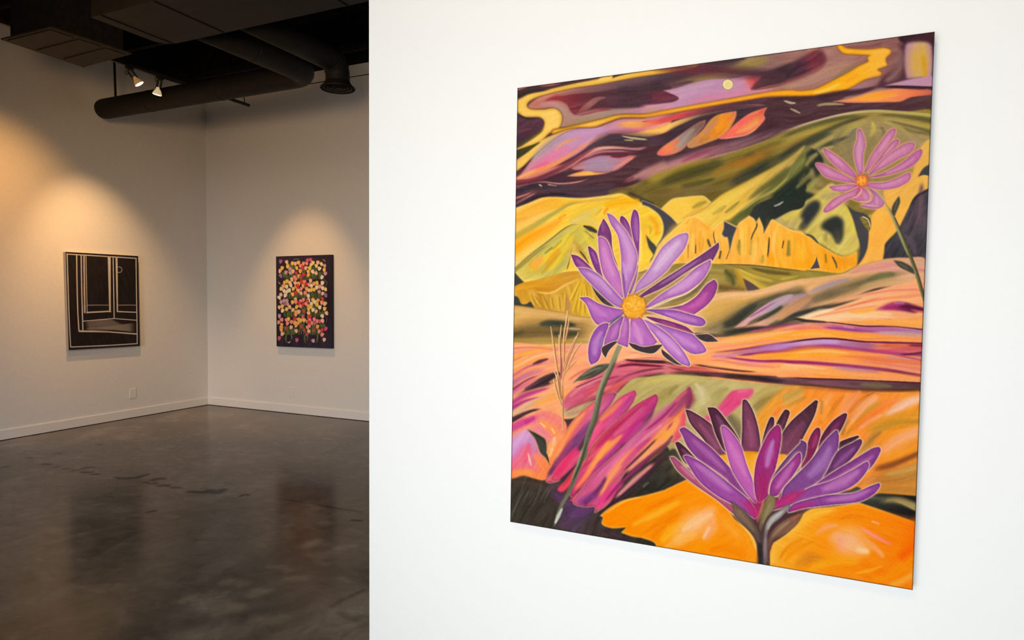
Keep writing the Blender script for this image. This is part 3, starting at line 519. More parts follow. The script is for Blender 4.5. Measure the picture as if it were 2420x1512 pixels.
    S('b05a80 9c3068 902860 8f2a62','740,530 900,550 1100,572 1300,570 1520,590','5 8 10 10 10',.85,.95); S('e8909c e08a9c','850,565 1000,585 1200,590','6 10 4',1,.7)
    S('f9a038 fba03c fba840','1000,525 1250,515 1520,515','10 26 34',1,.85)
    T('J')
    S('a86098 b880b4 c090c4 b884b8 a86a90 b05a68','-300,450 -20,435 250,408 500,398 800,422 1050,440','10 26 34 34 30 14',.8,.95); S('c898c8 cc9ccc','180,400 400,385 600,395','10 24 10',1,.85)
    S('8a2c68 8f2f6e 9a3878 9a4070 903a58','-20,465 200,448 450,432 700,455 950,480 1270,508','18 16 14 14 12 6',.9,.9)
    S('d05a50 d06a48 c86050 c87078','900,430 1050,425 1200,430 1350,440','10 24 24 20',1,.85); S('c84a70 c05070 d06a78','850,480 1050,470 1200,465 1350,460','10 20 24 20',1,.7); S('602048 702850','1120,505 1200,508 1270,500','4 8 3',.9,.9)
    S('4f1f30 54202f 5c2438 6c2838','-20,412 250,370 500,357 800,386 1000,392 1350,402','5 6 6 6 6 8',.7,.95); S('6a3038','1200,420 1350,425','6 10',1,.8)
    S('fba440 ffa432 f99a48 ee8454','-20,520 300,490 600,510 900,540 1100,550','26 44 40 34 10',1,.85); S('e0805c d87860 c87a78','700,540 950,560 1340,600','10 30 34',1,.7); S('c08a80 c0908c','950,510 1150,545 1340,550','6 16 14',1,.7); S('f0986c','1050,600 1300,630','16 20',1,.6)
    S('8f2460 942a66 9a3a74 8f3a5c 7a2848 a84458','-20,572 200,580 450,598 700,620 900,640 1100,665 1330,705','12 13 13 13 13 13 8',.85,.95)
    S('c890a8 b87a9c b07898 c08090','480,625 700,655 850,665 1000,690','6 18 14 6',1,.85); S('e89080 f09878','950,610 1200,655 1340,670','4 12 12',1,.8)
    S('fbb070 fba85c f9a058 fba878','-20,640 300,660 700,700 1000,720 1340,740','26 36 30 26 22',1,.7); S('f59a28 f29a30','300,700 500,715 700,715','5 14 5',1,.8); S('fbc088','0,625 200,640','10 16',1,.7)
    # dark strip
    P('6a3c42 6a4444 6f4a54 6c4a50 5a3c40','I -100,655 200,640 500,660 900,690 1250,712 J 0,725 300,738 600,745 900,760 1345,778! 1345,850! 1200,858 800,852 500,828 200,800 0,790 I 1250,785 900,745 500,705 300,690 100,705 -100,770',1,g='I 0,700 J 1300,800',tx=(3,.08))
    S('3f2a28 3a2a28 352624 3f2a28','J -20,785 300,800 600,830 900,850 1345,845','6 10 12 12 12',.85,.9); S('5a2030 4a1c28 501f2c','J -20,722 300,735 700,748 1345,776','5 5 5 5',.7,.9); S('7a6c4c 77684c','J 750,790 950,800 1100,812','6 20 6',1,.8); S('8f5a68 7a4a58','J 250,765 500,780 700,780','6 18 6',1,.7)
    S('46302c 3c2a28 35262a 4a3434','I 700,715 1000,720 1250,755 J 100,760','6 22 24 8',.95,.9)
    T('I')
    S('c04a58 c85a5c b84a58 7a3440','-200,660 100,640 400,640 700,670','40 46 26 10',1,.9); S('d86c60 d8645c','-100,690 100,660 350,665','14 18 6',1,.7); S('3a2428 40282c 4a2c34','-100,570 60,570 200,585 330,610','10 14 12 5',.85,.95); S('5a2434 6a2c38','0,605 150,610 350,650 600,660','4 5 4 2',.8,.85); S('4f2428 5a2830','450,600 650,625 900,660 1100,672','4 10 8 2',.85,.95); S('e87868 e0705c','330,650 600,655 800,680','4 10 3',1,.7)
    S('42302f 3c2c2a 4a302e','-40,760 60,715 200,695 450,695 700,710','8 14 14 14 10',.85,.95)
    # peach zone, left
    T('H')
    P('f9a878 faa674 f8a078 fbb080','35,420! 200,425 500,412 800,410 1100,425 1520,430 1520,560 1100,580 900,700 760,900 640,1100 400,1120 35,1170',1,g='60,600 1200,500',tx=(-18,.08),rim=('fbd080',2,.5))
    S('f9a83c fbaa40 f59a4c','50,560 180,490 330,450 500,450','14 24 20 6',1,.85); S('e8886c e88a80 f0a080','50,500 150,470 350,430','5 12 8',1,.7); S('d87468 e0806c','60,560 130,530 190,500','3 8 3',.9,.8)
    S('e89088 f0a490','420,460 600,440 780,440','8 20 14',1,.7); S('f59850 fba05c','60,640 250,560 420,520','14 34 10',1,.7); S('e08484 e88c80','300,600 500,560 700,540','10 20 10',1,.6)
    S('4a2c38 5a3040 7a3c48','220,610 300,575 395,545','5 14 4',.85,.95); S('d07870','150,640 230,605','4 6',1,.8)
    S('a85088 b0588c c87090 e88880','40,770 150,710 280,670 400,640','22 30 22 6',1,.9); S('f9a460 f09070','60,720 200,650 350,620','10 20 8',1,.7)
    S('d06a90 c85c88 e08a80','50,850 180,780 320,690','20 30 8',1,.8); S('f0988c f5a080','250,720 380,660','10 14',1,.7)
    P('4f3540 44323a 3f3034 4a343c','35,930! 140,860 240,780 320,725 440,680 540,690 470,750 380,800 240,840 140,870',1.5,g='60,900 500,700',tx=(-28,.1)); S('6a3c4c','150,840 300,760','8 10',1,.8)
    S('c05088 b83c80 a83a80 d07890','40,970 150,900 300,850 430,810','12 20 18 6',1,.9); S('8f2a74 a02c78 b84a88','40,1020 150,955 260,920 330,900','14 20 12 3',.95,.9)
    S('e8b098 e8b890 d8a888 f0a880','45,1080 200,990 350,920 480,870','14 26 24 8',1,.9); S('fbaa48 f9a458 fba858','200,1000 350,940 480,900 700,880','5 22 30 14',1,.8)
    S('f9a474 fba878 f09878','520,800 600,700 700,640 800,600','20 44 44 14',1,.7); S('f0906c','560,640 640,600','10 10',1,.6)
    # rose folds toward the centre
    P('d0647c c85470 d06878 e08488','530,940 640,820 780,730 900,660 1000,600 1150,560 1520,590 1700,600 1700,720 1520,720 1250,740 1100,820 1020,870 900,880 700,1000 560,1060',2,g='560,950 1400,640',tx=(-22,.1),fl=(1680,1400))
    S('e8786c f09078','640,860 820,770 980,700','6 16 6',1,.8); S('f0a088 e88878','700,960 860,860 1000,800','5 14 6',1,.7); S('f09c80 e8887c','1020,590 1200,585 1400,600','5 8 6',1,.7); S('8a2c48 9a3450','560,920 740,810 940,740 1100,700','3 8 8 4',.9,.8); S('5f2434 7a3044','980,800 1150,700 1350,650 1520,640','3 8 8 5',.9,.8)
    S('a83454 9c2f4c a83a50','1000,640 1150,600 1300,610 1500,625','5 14 10 8',.9,.9); S('5a2030 6a2434','1010,630 1180,605 1500,620','3 6 3',.85,.9); S('44242c 3f2028','1080,555 1250,570 1520,580','5 12 12',.85,.95)
    S('d87c8c d87080 c8586c','700,840 850,740 1000,680 1250,660','10 24 22 10',1,.8); S('e88a90 e89098','560,930 720,800 900,700','8 18 6',1,.8); S('7a2c48 8a3450','620,830 780,760 920,700','3 5 3',.8,.8)
    S('b8506a c05870 b85068','900,820 1050,740 1250,700 1500,670','8 16 14 10',1,.7); S('c84a58 e0685c','700,900 900,790','10 20',1,.6); S('d05c50 c8584c','900,880 1050,800 1200,760','10 24 8',1,.7)
    S('6a3440 55303a 46302f 3f2c2c','1020,860 1120,810 1250,745 1400,710 1520,690','8 22 22 16 14',.9,.95)
    # finer lines through the rolling bands
    T('J')
    for c,t,w,a in (('f08860 f49a70 f0906a','260,170 480,120 760,70 1000,40','3 9 9 3',.8),('fdd0a0 fcc090','300,180 560,150 850,150 1150,160','4 12 14 6',.85),('e87c60 f08c68','420,120 700,40 1000,-20 1300,-50','3 8 10 8',.75),('fbb890 f8a478','500,30 800,-50 1100,-100 1370,-120','6 16 18 14',.75),('e88468 e07a68','760,-40 1000,-90 1250,-105 1380,-100','3 7 8 6',.7),('fba050 fba44c','460,190 700,205 1000,215 1345,235','4 14 18 16',.8),
        ('e87078 e8806c','-20,300 200,262 420,262 640,290','5 8 8 3',.8),('fdb860 fcb058','60,330 300,315 560,335','5 14 5',.8),('f08a5c f0946a','600,350 850,360 1100,355 1350,360','3 9 9 7',.75),('8a3a7c 94407c a0507c','400,250 560,262 760,282 960,290','4 9 8 3',.8),
        ('fbb060 fdbc70','120,500 400,475 700,500','4 12 4',.8),('f07c50 e8744c','500,520 760,530 1000,560 1330,585','4 12 14 10',.75),('e88a70 e07a70','700,575 950,595 1200,625 1340,650','3 8 9 8',.7),('fcc890 fcbc80','0,600 250,622 480,650','5 10 4',.75),('f09464 f0a070','300,690 600,725 900,730 1300,750','3 8 9 8',.75),('c04a70 b84468','860,470 1050,500 1250,540 1345,560','3 6 6 5',.7),('7a2850 8a3058','760,384 1000,398 1200,400 1350,410','3 5 6 6',.8)):
        S(c,t,w,.9,a)
    T('I')
    for c,t,w,a in (('f08c70 f49c78','480,470 700,440 1000,405 1300,360','4 10 10 4',.75),('fcbc84 fcb070','620,400 900,370 1200,320 1500,270','5 14 14 8',.75),('e88078 e87a70','560,560 760,570 1000,610 1300,630','3 8 8 3',.7),('fcb878 fba868','500,600 800,625 1100,650 1500,660','5 14 16 10',.75),('f59858 f8a060','700,660 1000,690 1300,705','4 9 4',.7),('e8907c f0a080','-200,480 0,500 250,540 480,560','4 10 10 4',.7),('d87068 d06068','-160,560 60,540 260,560','3 6 3',.6)):
        S(c,t,w,.9,a)
    T('H')
    for c,t,w,a in (('e07868 e88870','60,450 250,440 480,470 700,500','3 7 7 3',.7),('fcc088 fbb880','80,620 260,530 460,480','4 10 4',.75),('d86878 c85878','60,700 200,620 380,590','4 10 4',.7),('e88070 f09078','150,780 320,690 460,640','4 10 4',.7),('8a3458 7a2c48','60,830 180,750 300,700','3 7 3',.75),('fba868 fbb474','380,780 460,740 520,700','5 14 5',.7),('c04c78 b84074','100,930 260,860 420,820','4 9 4',.75),('fcb878 f8a468','560,620 700,560 860,540','5 14 5',.7),('e07068 d86468','560,760 680,680 800,630','4 9 4',.75),('f0a078','560,820 700,740 860,680','4 10 4',.7)):
        S(c,t,w,.9,a)

def paint_lower(A,T):
    P,S,G=A.P,A.S,A.G
    # khaki field
    T('I')
    P('b8a568 b5a26c c0aa70 b8944e','-140,770 100,715 300,700 500,715 900,760 1250,795 1525,810 J 200,820 200,1300 I 1500,1560 300,1560 -300,1100',1,g='0,800 1500,1000',tx=(-30,.09))
    S('c8b468 cdb86e c0b070','-60,800 150,740 400,735 700,760','16 30 30 10',1,.8); S('9a8a4c 958448','100,950 250,850 350,790','20 30 8',1,.7); S('8f8048 9a8a50','240,900 290,820','10 10',1,.7)
    S('d8c8a0 d4c498','560,960 540,860 500,790','20 40 10',1,.8); S('cfc088 c4b67c','480,1050 560,950 700,880','10 36 14',1,.7); S('a89a60 a09058','620,930 720,860 820,820','10 24 8',1,.7)
    S('8a7440 8f7844 947c44','1020,1060 1130,960 1280,880 1450,830','20 40 24 8',1,.85); S('c0a868 bfa462','1000,960 1150,860 1350,810','14 34 12',1,.7); S('7f6a40 8a7444','1060,1130 1180,1010 1300,920','8 22 6',1,.8); S('c8b478','1120,1150 1260,1000 1400,900','8 20 6',1,.7)
    S('6f664c 77694e 6a604a','820,1110 880,1200 920,1330','30 60 30',1,.9); S('6a6046 77694c','640,1180 700,1230','10 20',1,.8); S('b09a60','1080,1200 1150,1090','16 10',1,.7)
    P('e0507c e05a84 d84c78 de6488','560,1112! 640,1060 720,990 830,862 900,842 1040,832! 1040,880 980,940 900,1000 800,1088 700,1160 640,1192 590,1170',2.5,g='600,1150 1040,850',tx=(-40,.1)); S('e87a98 f07094','880,860 1000,850','8 8',1,.6); S('c84070','600,1130 720,1040 860,920','10 14 8',1,.5)
    # rayed orange field, right
    T('J')
    P('e89a3c f4923a fa8e38 f6923c f09430','-260,1180 -100,960 60,830 200,812 500,832 800,856 1200,862 1350,852! 1340,1300 M 1300,600 900,580 700,560 300,300 J -200,1400',5,g='-100,900 1300,1100',tx=(-55,.08))
    T('I'); S('f79a38 f4943c e8a860','1180,1180 1300,1050 1420,940 1525,860','14 50 40 10',1,.9); S('ee7a4a e8804a','1210,1120 1260,1050 1300,1000','6 16 6',1,.7)
    T('J')
    S('b89c58 b09450','20,950 120,880 260,830','26 26 8',1,.8); S('d8b068 c8a058','0,1000 160,920 240,860','6 14 6',1,.7); S('c08f40 b88a3c','60,1010 150,960 280,900','4 14 6',1,.7)
    S('f8903c f5a060 f49a58','370,1100 440,960 520,860','16 34 14',1,.8); S('e0802c d87c28 d07c34','360,1180 460,1080 560,960 640,870','10 18 16 6',1,.85); S('b8863c','400,1090 410,960 380,930','8 14 6',1,.7); S('fba848','420,1120 480,1010','16 10',1,.7)
    S('f49a6c f09868 ee8e58','600,1060 680,950 760,870','18 48 16',1,.85); S('d8762c d0702c c86a34','640,1080 760,960 880,870','8 18 6',1,.85); S('a8642c','830,900 900,870','5 3',.9,.7); S('c07f3c','580,1260 700,1100 800,1000','8 12 6',1,.6)
    S('f6a472 f4a878 f4b088','660,1180 800,1010 960,890','12 44 18',1,.85); S('b8882e b8902e c09838','600,1300 780,1120 900,1000 1010,940','8 16 22 6',1,.85); S('fba04c fca850','620,1230 720,1130','10 14',1,.7)
    S('f07f2c f47c34 ee8a58','640,1250 850,1100 1000,990 1200,900','10 34 30 14',1,.85); S('f8b8a0 f8c8b4 f4b088','960,1120 1100,1030 1250,950 1330,930','14 34 30 14',1,.9); S('f4a47c f8a888','740,1220 900,1120 1000,1060','8 22 8',1,.8)
    S('d98a28 d99430 e09a30','760,1230 950,1140 1150,1090 1330,1080','14 26 30 20',1,.85); S('b88a34 b8862c b07c30','800,1260 1000,1190 1150,1160 1300,1150','16 34 22 14',1,.85); S('f0903c fba45c','820,1180 960,1100','8 12',1,.7)
    S('c89a58 a87c3c a07438','740,1480 820,1380 900,1290 1000,1230','20 34 24 8',1,.85); S('f0942c f2962c ee9a40','900,1340 1050,1250 1200,1210 1330,1200','16 34 30 20',1,.8); S('f8a868 f6aa70 f6a868','960,1450 1100,1340 1320,1260','20 40 26',1,.85); S('e08a28 d8802a','1000,1512 1200,1380 1330,1330','20 30 26',1,.7)
    S('8f7040 9a7840','640,1180 600,1260 660,1080','5 10 4',1,.7)
    T('M')
    S('f8a068 f4a878 f0a060','960,240 1050,120 1180,40 1320,-30','30 50 40 30',1,.85); S('f4962c f59a30 f09030','950,300 1120,180 1320,80','20 44 40',1,.8); S('f09858 e88848','1080,200 1220,110 1320,60','8 12 8',1,.6)
    S('8a4a22 7f4424 8f542c a86430','860,350 960,320 1080,290 1200,240 1310,190','18 26 22 20 14',.95,.95)
    S('d07c34 e08a38 d88634','940,400 1080,360 1200,310 1310,270','16 30 24 20',1,.85)
    S('c07c3c b87a3a b88440 c08c48','800,460 960,440 1130,420 1310,380','40 70 70 50',1,.95); S('c49a50 c89a54 b88a48','960,390 1100,370 1250,330 1310,300','8 20 18 10',1,.85); S('bc8038 c48848','880,540 1100,530 1310,540','20 44 40',1,.9); S('d08048 d88c50','760,480 830,440 900,420','14 20 8',1,.8)
    # black wedge right
    P('3c3a34 38362f 2a2926 22211f','755,648! 850,600 950,562! 1120,572 1310,588! 1310,842! 1150,780 980,725',1.2,g='900,580 1100,780',tx=(14,.06)); S('7a7258 a8905c b8a06c 9a8458','930,640 1080,625 1180,640 1310,690','16 26 26 22',1,.9); S('5c5848','880,600 1000,610','14 14',1,.7); S('b49c64','1070,628 1160,650 1290,710','4 10 8',1,.8)
    P('4a4640 3a3a3a','600,560! 680,530 740,500 790,525! 720,560 640,575',1)
    # dark ground
    T('K')
    P('3d3730 403830 4a3a3c 3a332e 332f29','15,380 350,380 500,250 1100,250 1525,150 1525,1200 1300,1060 15,860',1,g='30,500 1400,700',tx=(-60,.09))
    T('L')
    P('4a4238 38332a 302c26 3c352b','-300,640 -100,450 60,330 200,190 310,150 420,420! 250,500 0,590 -250,660',2,g='250,200 -100,600',tx=(-45,.1)); S('55503a 5a5440 4a4436','300,330 280,400','30 20',1,.6); S('6f6a64 6a655c','-10,510 30,470 60,460','3 8 4',1,.7)
    T('K')
    S('4a3a30 4c3c32','60,450 250,470 400,560','20 40 20',1,.8); S('5a4058 5c3f60 53385a','520,860 640,770 800,700','30 60 30',1,.9); S('6a4468 74487a 5e3c60','560,780 700,730 820,690','12 30 16',1,.85); S('5c3c60 603c64 54385c','400,520 520,620 660,720 800,770','30 44 44 26',.9,.8); S('4c3850 54385a','470,800 560,720 640,680','14 34 14',1,.7); S('5a4a64 4f3f55','620,900 700,820','24 16',1,.7)
    S('5a444c 54404a','350,560 460,480 560,520','20 30 20',1,.7); S('4f453c 4a4038','260,860 400,700 500,620','10 22 10',1,.6); S('4c3430','860,950 1100,960','16 20',1,.8); S('4a3440 40303a','900,880 1000,960 1200,1010','14 24 14',1,.6)
    for i in range(14):
        x=70+i*22+(i*37%17); S('5c5a50 55524a','%d,%d %d,%d'%(x,700-(i*53%120),x+50+(i%3)*14,560-(i*53%120)),'2 5 2',1,.5)
    # pink hill, bottom left
    T('H')
    P('f08a80 f28878 f49068 f88a4c','35,1170 120,1115 210,1080 320,1040 420,1050 510,1100 560,1200 500,1400 440,1560 K 390,390! 345,438 250,420 150,390 30,402',1,g='60,1150 300,1650',tx=(-50,.08),rim=('fba050',3,.5))
    S('4a383c 423038 5a3a44','40,1125 130,1080 230,1040 340,1018','10 20 14 5',.85,.95); S('3a2a30','45,1140 110,1105 160,1090','6 7 3',.8,.9)
    S('e0708c d0508c c84088 d85888','45,1210 150,1150 230,1120 320,1075','30 40 28 8',1,.9); S('b83480 c03c84','150,1160 260,1100','14 14',1,.8); S('f07f84 f0866c','330,1080 420,1110 500,1150','20 26 14',1,.7)
    S('f49a7c f4a080','50,1270 180,1200 280,1180','14 22 8',1,.8); S('e88a9c ec8498 f08888','230,1200 330,1240 450,1330','14 30 14',1,.8); S('fca050 fb984c fba464','330,1150 420,1220 500,1300','18 34 14',1,.75); S('fbc898 fbd0a0','300,1150 360,1200','3 5',.9,.8); S('fbd0a0','410,1200 445,1260','6 3',.9,.8)
    P('d8a0c8 d094bc e080a0 ec7a84 f88a50','30,1330 100,1260 185,1222 240,1280 300,1420 340,1520 K 380,300 390,380 340,430 250,415 150,385 30,395',3,g='H 100,1260 K 200,420',tx=(-65,.09))
    S('d4a8dc d8a0cc','50,1400 120,1310 190,1250','14 44 14',1,.8); S('e07ab0 d870a4','60,1540 130,1400 180,1320','20 36 12',1,.8); S('f0607c ec5c7c','150,1560 190,1420 200,1330','14 30 10',1,.7)
    T('K'); S('f06a7c f07078','60,300 150,200 190,80','24 40 16',1,.7); S('fb8a48 fc9048 fba050','40,380 160,360 280,400','20 26 20',1,.9); S('fbb4a4 fcc8a8','190,170 205,240 225,310','3 8 3',.9,.85); S('fb9048 fb8a4c','260,200 330,300 370,380','14 36 20',1,.8)
    T('H'); S('fba050 fbb06c fcc890','380,1500 420,1380 440,1300','16 36 10',1,.85); S('fbd8a8 fbd4a4','400,1480 430,1390','10 10',1,.7)
    P('3c3c36 42423a','183,1214! 260,1250 320,1285 358,1315 370,1400 368,1450 398,1560! 360,1490 310,1440 285,1370 255,1300',.7,g='200,1220 360,1480',tx=(50,.1),halo=('f0b890',2,.6)); S('35352f','360,1440 400,1565','6 3',.8)
    # --- big feathers
    T('H')
    P('b8b078 b09a68','520,1040 720,970 900,920 1050,870 1000,930 760,1040 600,1110',2,a=.8); S('b88a70 c09070','540,1075 640,1060 760,1020','8 22 10',1,.8); S('a84858 b05860','525,1055 620,1000 760,930 850,880','3 10 16 8',.9,.85); S('c8a888','600,1095 720,1060 800,1010','5 8 3',.9,.7)
    P('f08a58 e86878 b04c88','1020,868! 900,895 760,995 650,1100 570,1210 510,1340 460,1480 K 360,440 470,440 H 700,1300 840,1130 960,1000 1030,890!',1,g='600,1150 780,1260',tx=(-55,.12),rim=('8f3450',4,.6),halo=('f0b890',2,.6))
    S('b03c70 c04c80 d87898 c0507c','560,1500 720,1200 860,1020 1000,890','20 34 34 14',.9,.9); S('fb9a5c fb9458 f09060','440,1540 520,1350 640,1150 760,1040','14 20 22 8',.95,.9); S('744070 7c4478 84406c','500,1540 640,1340 760,1190 880,1060','20 40 26 8',.95,.9); S('d8687c d4607c','600,1290 740,1100 860,980','8 16 6',1,.7)
    T('K'); S('5a3a58 683c60 7a4470','360,430 480,260 620,90 720,-20','14 24 26 14',.95,.9); S('fb8450 fb9058','380,330 440,180 520,20','14 16 14',.95,.8); S('a84470 b04878','430,330 560,140 640,40','8 14 8',.95,.7)
    T('H')
    P('e05a78 d84c80 a83c6c','1200,845! 1060,915 920,1060 820,1180 760,1280 740,1400 K 560,220 420,400 410,430 470,450 560,380 700,230 H 790,1420 900,1290 1080,1100 1180,970 1218,880!',1,g='800,1200 1000,1330',tx=(-50,.12),rim=('8a3048',4,.6),halo=('f0b890',2,.6))
    S('d06088 c04c84 a04484','900,1240 1020,1090 1120,980 1200,870','14 26 26 10',.95,.85); S('f08a58 f08c60 e07868','850,1150 980,1030 1100,930','10 22 8',.95,.85); S('5a3040 6a3850 7a4060','760,1440 900,1290 1050,1140 1160,1000','12 18 16 6',.9,.9); S('e85a84 e86088','720,1420 800,1280 900,1130','20 30 10',1,.7)
    T('K'); S('e0386c e43c6c d83c74','430,410 560,250 680,120','24 34 20',.95,.95); S('3f2838 4a2c40 5a3048','480,450 620,330 700,230','6 12 8',.9,.85); S('e04c70 e85870','500,400 600,280','10 10',1,.6)
    P('e8485c e85c60 e86a60','470,520 560,420 680,260 760,200 720,330 600,480 530,545 490,550',1,rim=('b03850',3,.5)); S('b84450','500,510 600,390 680,300','5 10 5',.9,.8)
    T('H')
    P('e87060 d04878 b83c78 6a3858','1395,882! 1210,985 1060,1110 920,1240 800,1370 740,1500 K 640,420 590,580 620,600 760,490 H 1000,1500 1200,1290 1340,1120 1420,950 1418,900!',1,g='900,1230 1130,1420',tx=(-48,.12),rim=('7a3048',4,.6),halo=('f0c090',2,.6))
    S('b8305c b02c58 a83458','780,1440 960,1260 1180,1080 1370,920','14 26 30 10',.95,.9); S('e07088 d86088 c85888','960,1310 1140,1150 1320,970','10 24 12',.95,.85); S('fb9a58 fba058 f08a60','830,1520 950,1390 1100,1250','16 26 8',.95,.95); S('c83c80 c0388c','1050,1350 1180,1240 1280,1120','16 32 12',1,.8); S('44303c 4f3444 5c3c4c 6a4450','900,1560 1120,1370 1280,1200 1400,1000','12 22 20 8',.9,.95)
    T('K'); S('fb6a5c fba050 fba050','600,560 720,420 850,220 1000,20','12 20 22 14',.95,.9); S('e0485c e05060','620,590 800,420','14 10',.95,.8); S('3c2834 44283a 52304a','600,590 760,470 950,270 1150,70','6 16 18 14',.9,.95); S('a03c7c b04488','800,380 960,200 1080,60','10 26 14',1,.7)
    P('f0486c e84470','580,630! 660,570 780,480 860,420 830,520 740,610 650,650',1,rim=('b03458',3,.5)); S('f46a70','620,625 760,520','6 8',1,.7)
    T('I')
    P('d06088 c04c7c d87078 f09050 c86070','440,815! 350,880 240,1000 100,1140 -80,1290 -250,1440 K 780,420 620,640 700,690 820,690 820,750! 960,650 L -180,380 0,220 150,60 260,-10 I 340,1300 390,1180 420,1000 465,930 460,850!',1,g='0,1150 250,1330',tx=(-50,.12),rim=('7a3048',4,.5),halo=('e8c890',2,.6))
    S('9a4468 8a3a5c 7a3a5c','430,830 440,920 410,1040','14 34 10',.95,.95); S('d87898 cc6490 c45c90','-200,1430 0,1230 200,1060 330,940','20 36 40 14',1,.85); S('f4a0a8 ec90a4','-100,1400 60,1260 200,1150','8 14 6',1,.7); S('9a3064 8f2c5c','0,1240 180,1100 340,930','4 10 5',.9,.8)
    S('e05068 e85c70 e06068','300,1330 350,1180 390,1050','20 40 14',1,.85); S('fb9a58 fba458 f8a868','0,1520 150,1350 280,1200 360,1070','24 40 36 10',1,.95); S('a83c68 b04070','-60,1512 160,1290 300,1120','8 12 6',.9,.8); S('803458 883a5c','150,1440 240,1320 290,1260','6 14 5',.95,.85)
    T('I'); S('8a3a5c 93406a b04c74','450,850 400,920 320,1020 220,1120','10 30 26 8',.95,.9); T('L'); S('fba838 fba83c f8a458','-60,270 80,140 180,30 250,-80','24 40 40 20',1,.95); S('f49878 f4a084 f08c70','-180,380 -20,240 120,110 230,10','14 22 22 10',.95,.85); S('5a3038 6a3848 7a3c54','-200,430 0,270 160,140 290,40','6 16 18 10',.9,.9)
    T('K'); S('d86a98 e078a0 c86890','830,560 980,340 1150,140 1280,0','16 34 36 24',1,.85); S('fba060 fb9860 f4806c','850,620 950,430 1100,240 1250,90','12 28 28 14',.95,.9); S('e84484 e83c84 e04c88','830,720 960,570 1100,440','14 34 16',.95,.95); S('8a2c60 8f3464 80305c','880,680 1050,480 1250,300 1400,160','5 12 14 8',.9,.9); S('5a2c50 6a3460','690,690 860,520 940,380','20 20 10',.95,.85); S('3c2630 42283a 5a3040','860,760 1000,650 1200,480 1400,280 1512,150','8 18 16 16 12',.9,.95); S('f8a0a0 f4988c','1000,620 1200,430 1400,260','8 18 10',1,.85); S('7a3c78 843f84','690,640 800,580','26 24',1,.7)
    S('c84484 c03c84','1050,330 1200,160 1380,20','10 16 10',1,.6); S('4a2a3a','1080,360 1300,150 1420,30','4 9 5',.9,.8)
    # --- orange mounds
    T('L')
    P('fb8806 fd8e0a fb8e10 f89218','K 868,778! 960,700 1100,625 1300,580 1512,522 L 200,530 410,432! 520,510 700,602 800,700 862,805 1000,922 1055,1020 1082,1130 1072,1300 -50,1300 K 1400,1065 1270,985! 1170,970 1070,935! 1120,885! 980,892 890,855 900,790',.8,g='K 900,800 L 900,900',tx=(-32,.05),rim=('fbc468',3,.75))
    S('f08000 ee8408 f08a10','0,740 180,640 400,560','10 26 10',1,.8); S('fb8a0c f08408 fb9414','20,960 150,850 350,740 560,660','16 40 34 10',1,.85); S('fbb038 fcb030 fba828','0,830 120,760 380,620','10 26 10',1,.7); S('fbb42c fbb034','150,1040 250,930 400,820','16 36 10',1,.8)
    S('fbb878 fbb880 f8b080','330,1000 480,850 640,730','40 90 40',1,.9); S('f8a878 f8a870','600,980 640,880 660,780','30 50 20',1,.8); S('fbc8a8','570,980 620,890','10 14',1,.6); S('fbb45c fbb050','220,1070 340,1000 480,960','20 40 20',1,.7)
    S('fb9a30 fba444','640,700 800,860 930,1000','14 44 24',1,.6); S('e89030 f09818','900,860 980,980 1010,1120','8 14 8',1,.6); S('fb9408 f88c08','480,1100 700,1060 900,1150','30 60 40',1,.7); S('fbc060 fbc870','800,700 900,820 1030,980 1070,1120','5 8 10 10',1,.85)
    T('L'); S('ee7c04 f08008 f48c10','-20,720 200,640 420,520','10 18 8',1,.75); S('e87c08 ee8408','-40,960 140,850 380,720','6 14 6',1,.8); S('f07c00 f48408','600,1120 800,1080 1000,1180','20 34 20',1,.6); S('fbc890 fbc08c','380,900 520,820 640,760','14 40 16',1,.7)
    T('K'); S('fb8c04 f88a08','1000,760 1200,700 1450,620','16 30 14',1,.6); S('fbb038 fbac30','1150,880 1300,800 1512,700','10 22 10',1,.7); S('f08408 ee8808','1350,1000 1420,920 1512,850','14 20 10',1,.8); S('fbb858','900,770 1100,640 1300,590','4 6 3',.9,.7)
    T('M')
    P('f8ae3a f9941a f98c12 f98210','L 1195,1262 1200,1100 1232,1030! 1350,950 1450,860 1512,770 M 220,770 310,712 500,690 765,650! 1000,730 1300,838! 1300,1540 400,1540 -100,1400 L 1195,1300',.8,g='100,800 1000,1200',tx=(20,.05),rim=('fbcc6c',3,.7))
    S('fbb848 fcb840 fbb440','60,960 180,850 320,760 560,710','20 40 30 12',1,.85); S('fb8a14 f88a10 fb8210 fb7414','420,850 620,760 850,760 1290,880','10 36 44 40',1,.85); S('e87a14 e87c18','560,810 700,770 830,790','5 16 6',1,.7)
    S('f8a060 f4a070','360,940 450,880 540,860','10 26 10',1,.85); S('f8b084 fbb890 fbb47c','560,980 660,1020 780,1080','60 110 60',1,.9); S('fbc894 fbd098','760,1090 830,1110','26 20',1,.8); S('f8987c f8a088','580,1000 600,1080','20 20',1,.6)
    S('f89870 f8907c f88068','740,865 900,960 1090,1060','6 18 6',.95,.95); S('f8a468 f8a870','780,970 900,1070 1010,1180','6 24 10',1,.8); S('fba888','870,820 960,855','8 5',.9,.8)
    S('f88414 fb8408 fb6c0c fb6010','1000,1320 1150,1180 1220,1060 1290,950','30 60 70 40',1,.85); S('fb5c10 fb640c','1120,1200 1200,1130','34 30',1,.7); S('e88410 e88818','0,1200 80,1080 260,970','8 16 6',1,.8); S('f08c10 ee8c18','30,1230 150,1110 360,1000','8 20 8',1,.7); S('d88820 d08024 d88a24','180,1230 300,1180 420,1190','24 50 20',1,.8)
